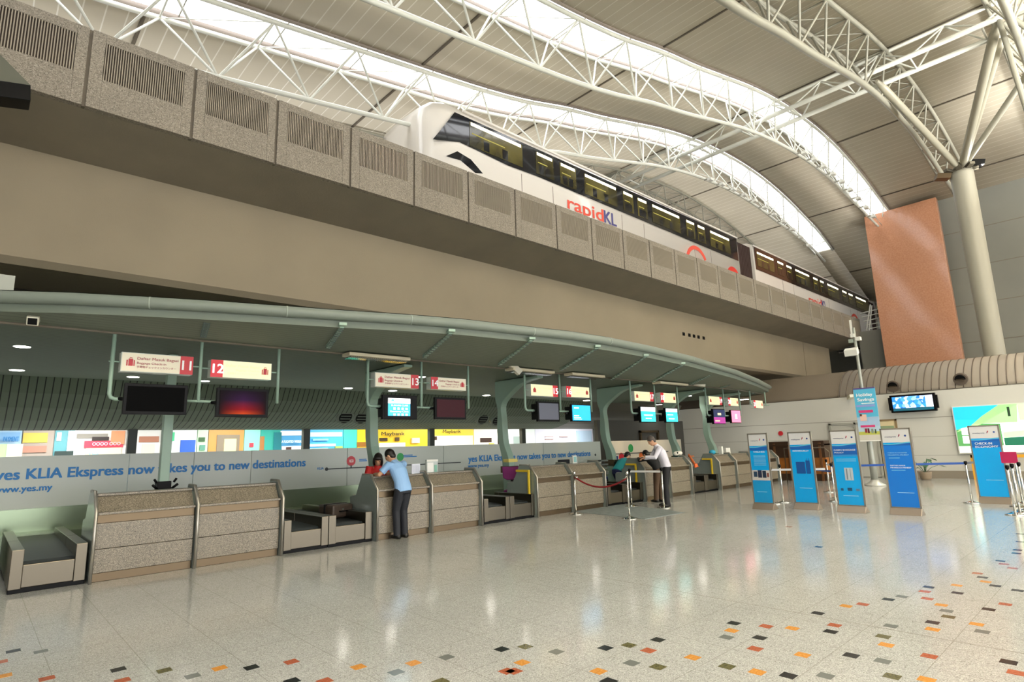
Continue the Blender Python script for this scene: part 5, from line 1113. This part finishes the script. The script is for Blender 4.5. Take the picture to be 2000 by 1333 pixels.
g = MB(); g.ell((-.1, 0, .1), .09, .08, .07); g.ell((.08, 0, .11), .13, .09, .07); g.build('fabric', mat('bundle_white', '#e4e0d4', .8), t); MB().ell((-.12, -.06, .12), .03, .03, .03).build('patch', M_BLACK, t)
t = clutter('orange_garland', 'orange and brown cloth hanging off the desk corner by the last yellow bar', 'cloth', 1350, 895, 9.95, (.2, .1, .04), mat('garland_brown', '#94562c', .8), ZT - .02)
p0 = t.location; g = MB(p0); q = [P(1345, 888, y=9.85), P(1352, 900, y=9.8), P(1358, 909, y=9.75), P(1364, 912, y=9.72)]; g.tube(q, [.03, .045, .04, .02], 8); g.build('drape', mat('garland_orange', '#c8682c', .8, noise=(25, '#8c4420')), t)
g = MB(p0); c = P(1359, 910, y=9.68); g.obox(c, (.07, 0, .01), (0, .02, 0), (0, 0, .05)); g.build('tag', mat('tag_orange', '#e8642c', .6), t)
t = clutter('blue_cap', 'small blue cap on the corner of the far desk', 'cap', 1391, 882, 10.1, (.12, .12, .02), mat('cap_blue', '#2898b8', .7), ZT + .03); MB().ell((0, 0, .05), .14, .1, .08).build('crown', mat('cap_blue', '#2898b8', .7), t)
clutter('white_box', 'narrow white upright folder on the far desk', 'folder', 1408, 880, 10.1, (.1, .12, .26), M_WHITE, ZT)
clutter('white_box', 'square white box on the far desk right of the upright folder', 'box', 1419, 883, 10.1, (.3, .14, .2), M_WHITE, ZT)
t = clutter('paper_stack', 'stack of dark grey trays behind the desk left of the navy chair', 'paper tray', 1172, 897, 10.45, (.3, .3, .05), mat('tray_grey', '#454c4a', .6), .77)
for k in range(4): MB().box(-.16, .16, -.15, .15, .05 + .1 * k, .09 + .1 * k).build('tray', mat('tray_grey', '#454c4a', .6), t)

# dark display case in the top left corner
t = thing('hanging_display', 'dark end of a hanging display case cut by the upper left corner', 'display case', (-.6, 7.5, 5.0)); HO = (-.6, 7.5, 5.0)
yq = 9.0; q = [P(60, 166, y=yq), P(60, 196, y=yq), P(-120, 172, y=yq), P(-120, 140, y=yq)]
g = MB(HO); g.prism([(v.x, v.z) for v in q], 1, yq, yq + .3); g.build('lower_case', M_BLACK, t, bev=.01)
q = [P(60, 165, y=yq), P(-120, 138, y=yq), P(-120, 10, y=yq), P(0, 104, y=yq)]
g = MB(HO); g.prism([(v.x, v.z) for v in q], 1, yq + .02, yq + .34); g.build('hood', mat('hood_grey', '#58594c', .6), t)
g = MB(HO); g.tube([(-1.0, yq + .2, 7.2), (-1.0, yq + .2, h(-1.0))], .04, 8); g.build('hanger', M_STEELD, t)
# pale block on the canopy at the left edge
p0 = P(-40, 530, y=11.0); p1 = P(26, 572, y=11.0)
g = MB((0, 11, 4)); g.box(p0.x, p1.x, 11.0, 11.3, 3.7, p0.z); o = g.build('duct_box', mat('duct_pale', '#a9aca2', .7), None, label='pale speckled box standing on the canopy at the left edge', cat='duct'); o.location = (0, 11, 4)

# ------------------------------------------------------------------ people
def remesh(o, vox, smooth=4):
    m = o.modifiers.new('fuse', 'REMESH'); m.mode = 'VOXEL'; m.voxel_size = vox; m.use_smooth_shade = True
    s_ = o.modifiers.new('soft', 'SMOOTH'); s_.factor = .5; s_.iterations = smooth
SKIN = mat('skin', '#c89878', .55)
def person(label, loc, rz, J, shirt, trousers, hair, female=False, sleeves='short', vox=.009, shoes='#15130f', skin=None, long_hair=False):
    """J: joints in local coordinates, facing +y, x to the right"""
    V = {k: Vector(v) for k, v in J.items() if k != '_tail'}; t = thing('person', label, 'person', loc, rz); sk = skin or SKIN
    xr = (V['shR'] - V['shL']).normalized(); up = (V['neck'] - V['chest']).normalized()
    hd = V['head']; hup = (hd - V['neck']).normalized(); hf = V.get('look', Vector((0, 1, 0))).normalized(); hx = hf.cross(hup).normalized(); hf = hup.cross(hx).normalized()
    HM = Matrix((hx, hf, hup)).transposed()
    b = MB()
    b.loft([(V['hip'] - Vector((0, 0, .07)), .13, .09), (V['hip'], .165, .11), (V['waist'], .14, .095), (V['chest'], .165, .11), (V['chest'].lerp(V['neck'], .6), .16, .085), (V['neck'] - up * .02, .06, .06)], xr)
    b.tube([V['neck'] - up * .05, V['neck'], hd - hup * .06], [.06, .055, .052], 12)
    b.ell(hd, .075, .095, .115, 18, 14, HM); b.ell(hd + HM @ Vector((0, .035, -.06)), .055, .06, .06, 14, 10, HM)
    b.ell(hd + HM @ Vector((0, .098, -.012)), .012, .018, .022, 8, 8, HM); b.ell(hd + HM @ Vector((0, .085, -.052)), .025, .012, .008, 8, 6, HM)
    for s_ in (-1, 1): b.ell(hd + HM @ Vector((s_ * .077, 0, -.01)), .012, .02, .032, 8, 8, HM)
    for s_ in 'LR':
        sh, el, wr = V['sh' + s_], V['el' + s_], V['wr' + s_]
        b.tube([sh + (V['chest'] - sh) * .15, sh, sh.lerp(el, .5), el, el.lerp(wr, .35), wr], [.06, .055, .047, .04, .04, .027], 12)
        d = (wr - el).normalized(); hdir = V.get('hand' + s_, d).normalized(); side = hdir.cross(Vector((0, 0, 1)))
        side = side.normalized() if side.length > .2 else Vector((0, 1, 0)); pn = side.cross(hdir).normalized()
        palm = wr + hdir * .05; Mh = Matrix((side, hdir, pn)).transposed(); b.ell(palm, .042, .055, .016, 12, 8, Mh)
        for k, L_ in enumerate((.065, .078, .072, .055)):
            f0 = palm + hdir * .035 + side * (.028 - .019 * k); f1 = f0 + hdir * L_ * .55 - pn * .012; f2 = f1 + hdir * L_ * .4 - pn * .03; b.tube([f0, f1, f2], [.0095, .0088, .0075], 8)
        sg_ = 1 if s_ == 'L' else -1
        f0 = palm - hdir * .02 + side * .03 * sg_; b.tube([f0, f0 + side * .03 * sg_ + hdir * .025, f0 + side * .035 * sg_ + hdir * .055 - pn * .01], [.012, .011, .009], 8)
        hp = V['hip'] + xr * (.085 if s_ == 'R' else -.085); kn, an = V['kn' + s_], V['an' + s_]
        b.tube([hp, hp.lerp(kn, .3), kn, kn.lerp(an, .3), an, an - Vector((0, 0, .05))], [.09, .085, .058, .058, .04, .04], 12)
    body = b.build('body', sk, t); remesh(body, vox)
    # eyes
    for s_ in (-1, 1):
        g = MB(); g.ell(hd + HM @ Vector((s_ * .03, .083, .008)), .012, .008, .008, 8, 6, HM); g.build('eye', M_BLACK, t)
    # hair
    g = MB(); g.ell(hd + HM @ Vector((0, -.018, .03)), .087, .1, .105, 18, 12, HM)
    if long_hair:
        g.ell(hd + HM @ Vector((0, -.035, -.05)), .1, .085, .125, 16, 12, HM)
        for s_ in (-1, 1): g.ell(hd + HM @ Vector((s_ * .075, .03, -.03)), .03, .05, .1, 12, 10, HM)
        g.ell(hd + HM @ Vector((0, .03, .06)), .08, .07, .05, 14, 10, HM)
    else: g.ell(hd + HM @ Vector((0, -.04, -.02)), .08, .065, .08, 16, 12, HM)
    ho = g.build('hair', hair, t); remesh(ho, .008, 2)
    # shirt
    g = MB(); tuck = V['hip'] + (V['hip'] - V['waist']) * J.get('_tail', .2)
    g.loft([(tuck, .175, .125), (V['hip'], .18, .13), (V['waist'], .165, .12), (V['chest'], .185, .13), (V['chest'].lerp(V['neck'], .55), .175, .105), (V['neck'] - up * .035, .08, .075), (V['neck'] + up * .01, .06, .06)], xr)
    for s_ in 'LR':
        sh, el, wr = V['sh' + s_], V['el' + s_], V['wr' + s_]
        if sleeves == 'short': g.tube([sh + (V['chest'] - sh) * .2, sh, sh.lerp(el, .45), sh.lerp(el, .75)], [.075, .075, .068, .07], 12)
        else: g.tube([sh + (V['chest'] - sh) * .2, sh, sh.lerp(el, .5), el, el.lerp(wr, .5), wr], [.075, .075, .062, .056, .05, .04], 12)
    so = g.build('shirt', shirt, t); remesh(so, .01, 3)
    g = MB(); hz = V['hip'] + (V['waist'] - V['hip']) * .35
    g.loft([(hz, .168, .12), (V['hip'] + Vector((0, 0, .0)), .18, .13), (V['hip'] - Vector((0, 0, .09)), .165, .12)], xr)
    for s_ in 'LR':
        hp = V['hip'] + xr * (.088 if s_ == 'R' else -.088) - Vector((0, 0, .02)); kn, an = V['kn' + s_], V['an' + s_]
        g.tube([hp, hp.lerp(kn, .4), kn, kn.lerp(an, .5), an - Vector((0, 0, .03))], [.1, .095, .075, .07, .066], 14)
    to = g.build('trousers', trousers, t); remesh(to, .01, 3)
    for s_ in 'LR':
        an = V['an' + s_]; fd = V.get('foot', Vector((0, 1, 0))); g = MB(); g.loft([(Vector((an.x, an.y, .045)) - fd * .07, .035, .042), (Vector((an.x, an.y, .05)), .042, .05), (Vector((an.x, an.y, .04)) + fd * .1, .047, .035), (Vector((an.x, an.y, .03)) + fd * .18, .03, .022)], (fd.y, -fd.x, 0)); g.build('shoe', mat('shoe_' + shoes.strip('#'), shoes, .4), t)
    return t
STAND = dict(hip=(0, 0, .92), waist=(0, .01, 1.08), chest=(0, .02, 1.26), neck=(0, .01, 1.46), head=(0, .03, 1.6), shL=(-.19, 0, 1.4), shR=(.19, 0, 1.4), elL=(-.24, -.02, 1.12), elR=(.24, -.02, 1.12), wrL=(-.22, .1, .9), wrR=(.22, .1, .9),
             knL=(-.1, .02, .5), knR=(.1, .02, .5), anL=(-.1, -.01, .09), anR=(.1, -.01, .09))
def pose(**k): d = dict(STAND); d.update(k); return d
HAIRB = mat('hair_black', '#17120f', .5)
# man in blue: back to us, leaning with both forearms on the desk
p = P(781, 1052, z=0)
person('man in a light blue polo shirt leaning on a desk, seen from behind', (p.x, p.y - .02, 0), .28, pose(
    hip=(0, -.06, .9), waist=(0, -.02, 1.05), chest=(-.0, .06, 1.22), neck=(-.02, .16, 1.4), head=(-.04, .24, 1.5), look=(-.3, .8, -.55), shL=(-.19, .13, 1.34), shR=(.19, .11, 1.34), elL=(-.32, .24, 1.16), elR=(.3, .26, 1.16), wrL=(-.2, .46, 1.17), wrR=(.12, .48, 1.17), handL=(.5, .8, -.05), handR=(-.4, .9, -.05), _tail=.45),
    mat('shirt_blue', '#8cb4e0', .7), mat('trousers_navy', '#1d2028', .7), HAIRB)
p = Vector((P(738, 912, y=10.62).x, 10.62, 0))
person('woman in a red top with dark bobbed hair standing behind desk 13', p, math.pi - .5, pose(
    hip=(0, 0, .86), waist=(0, .02, 1.0), chest=(0, .05, 1.15), neck=(0, .1, 1.32), head=(0, .17, 1.43), look=(.1, .7, -.7), shL=(-.17, .06, 1.27), shR=(.17, .06, 1.27), elL=(-.22, .14, 1.03), elR=(.22, .14, 1.03), wrL=(-.12, .32, 1.0), wrR=(.12, .32, 1.0)),
    mat('shirt_red', '#c01818', .6), mat('skirt_dark', '#28242c', .7), HAIRB, long_hair=True)
p = P(1302, 990, z=0)
person('grey-haired man in a white long-sleeved shirt and black trousers bending over the desk', (p.x, p.y, 0), .75, pose(
    hip=(0, -.06, .98), waist=(0, -.03, 1.12), chest=(0, .04, 1.33), neck=(0, .16, 1.53), head=(0, .26, 1.64), look=(-.1, .8, -.6), shL=(-.2, .1, 1.46), shR=(.2, .1, 1.46), elL=(-.26, .24, 1.22), elR=(.24, .26, 1.22), wrL=(-.16, .46, 1.24), wrR=(.1, .46, 1.2), knL=(-.1, 0, .52), knR=(.1, .0, .52)),
    mat('shirt_white', '#d4d2de', .7), mat('trousers_black', '#17171c', .7), mat('hair_grey', '#4c443e', .6), sleeves='long')
p = P(1281, 985, y=9.35)
person('person in black jacket and brown trousers leaning on the desk beside the man in white', (p.x, 9.25, 0), -.2, pose(
    hip=(0, -.1, .86), waist=(0, -.02, .98), chest=(0, .12, 1.1), neck=(0, .27, 1.2), head=(0, .36, 1.27), look=(0, .8, -.6), shL=(-.19, .2, 1.17), shR=(.19, .2, 1.17), elL=(-.26, .36, 1.12), elR=(.26, .36, 1.12), wrL=(-.12, .55, 1.17), wrR=(.12, .55, 1.17), knL=(-.08, -.03, .47), knR=(.08, -.03, .47)),
    mat('jacket_black', '#17181a', .8), mat('trousers_brown', '#54402e', .8), HAIRB, sleeves='long')
p = P(1212, 925, y=10.75)
person('person in a teal top bending down between the navy chair and the belts', (p.x, 10.75, 0), -math.pi / 2, pose(
    hip=(0, -.15, .8), waist=(0, -.02, .92), chest=(0, .12, 1.02), neck=(0, .3, 1.13), head=(0, .4, 1.22), look=(0.3, .75, -.6), shL=(-.17, .22, 1.07), shR=(.17, .22, 1.07), elL=(-.2, .3, .85), elR=(.2, .3, .85), wrL=(-.14, .42, .68), wrR=(.14, .42, .68), knL=(-.1, .05, .45), knR=(.1, .05, .45), anL=(-.1, -.12, .09), anR=(.1, -.12, .09)),
    mat('shirt_teal', '#189098', .7), mat('trousers_navy2', '#1c2450', .7), HAIRB)
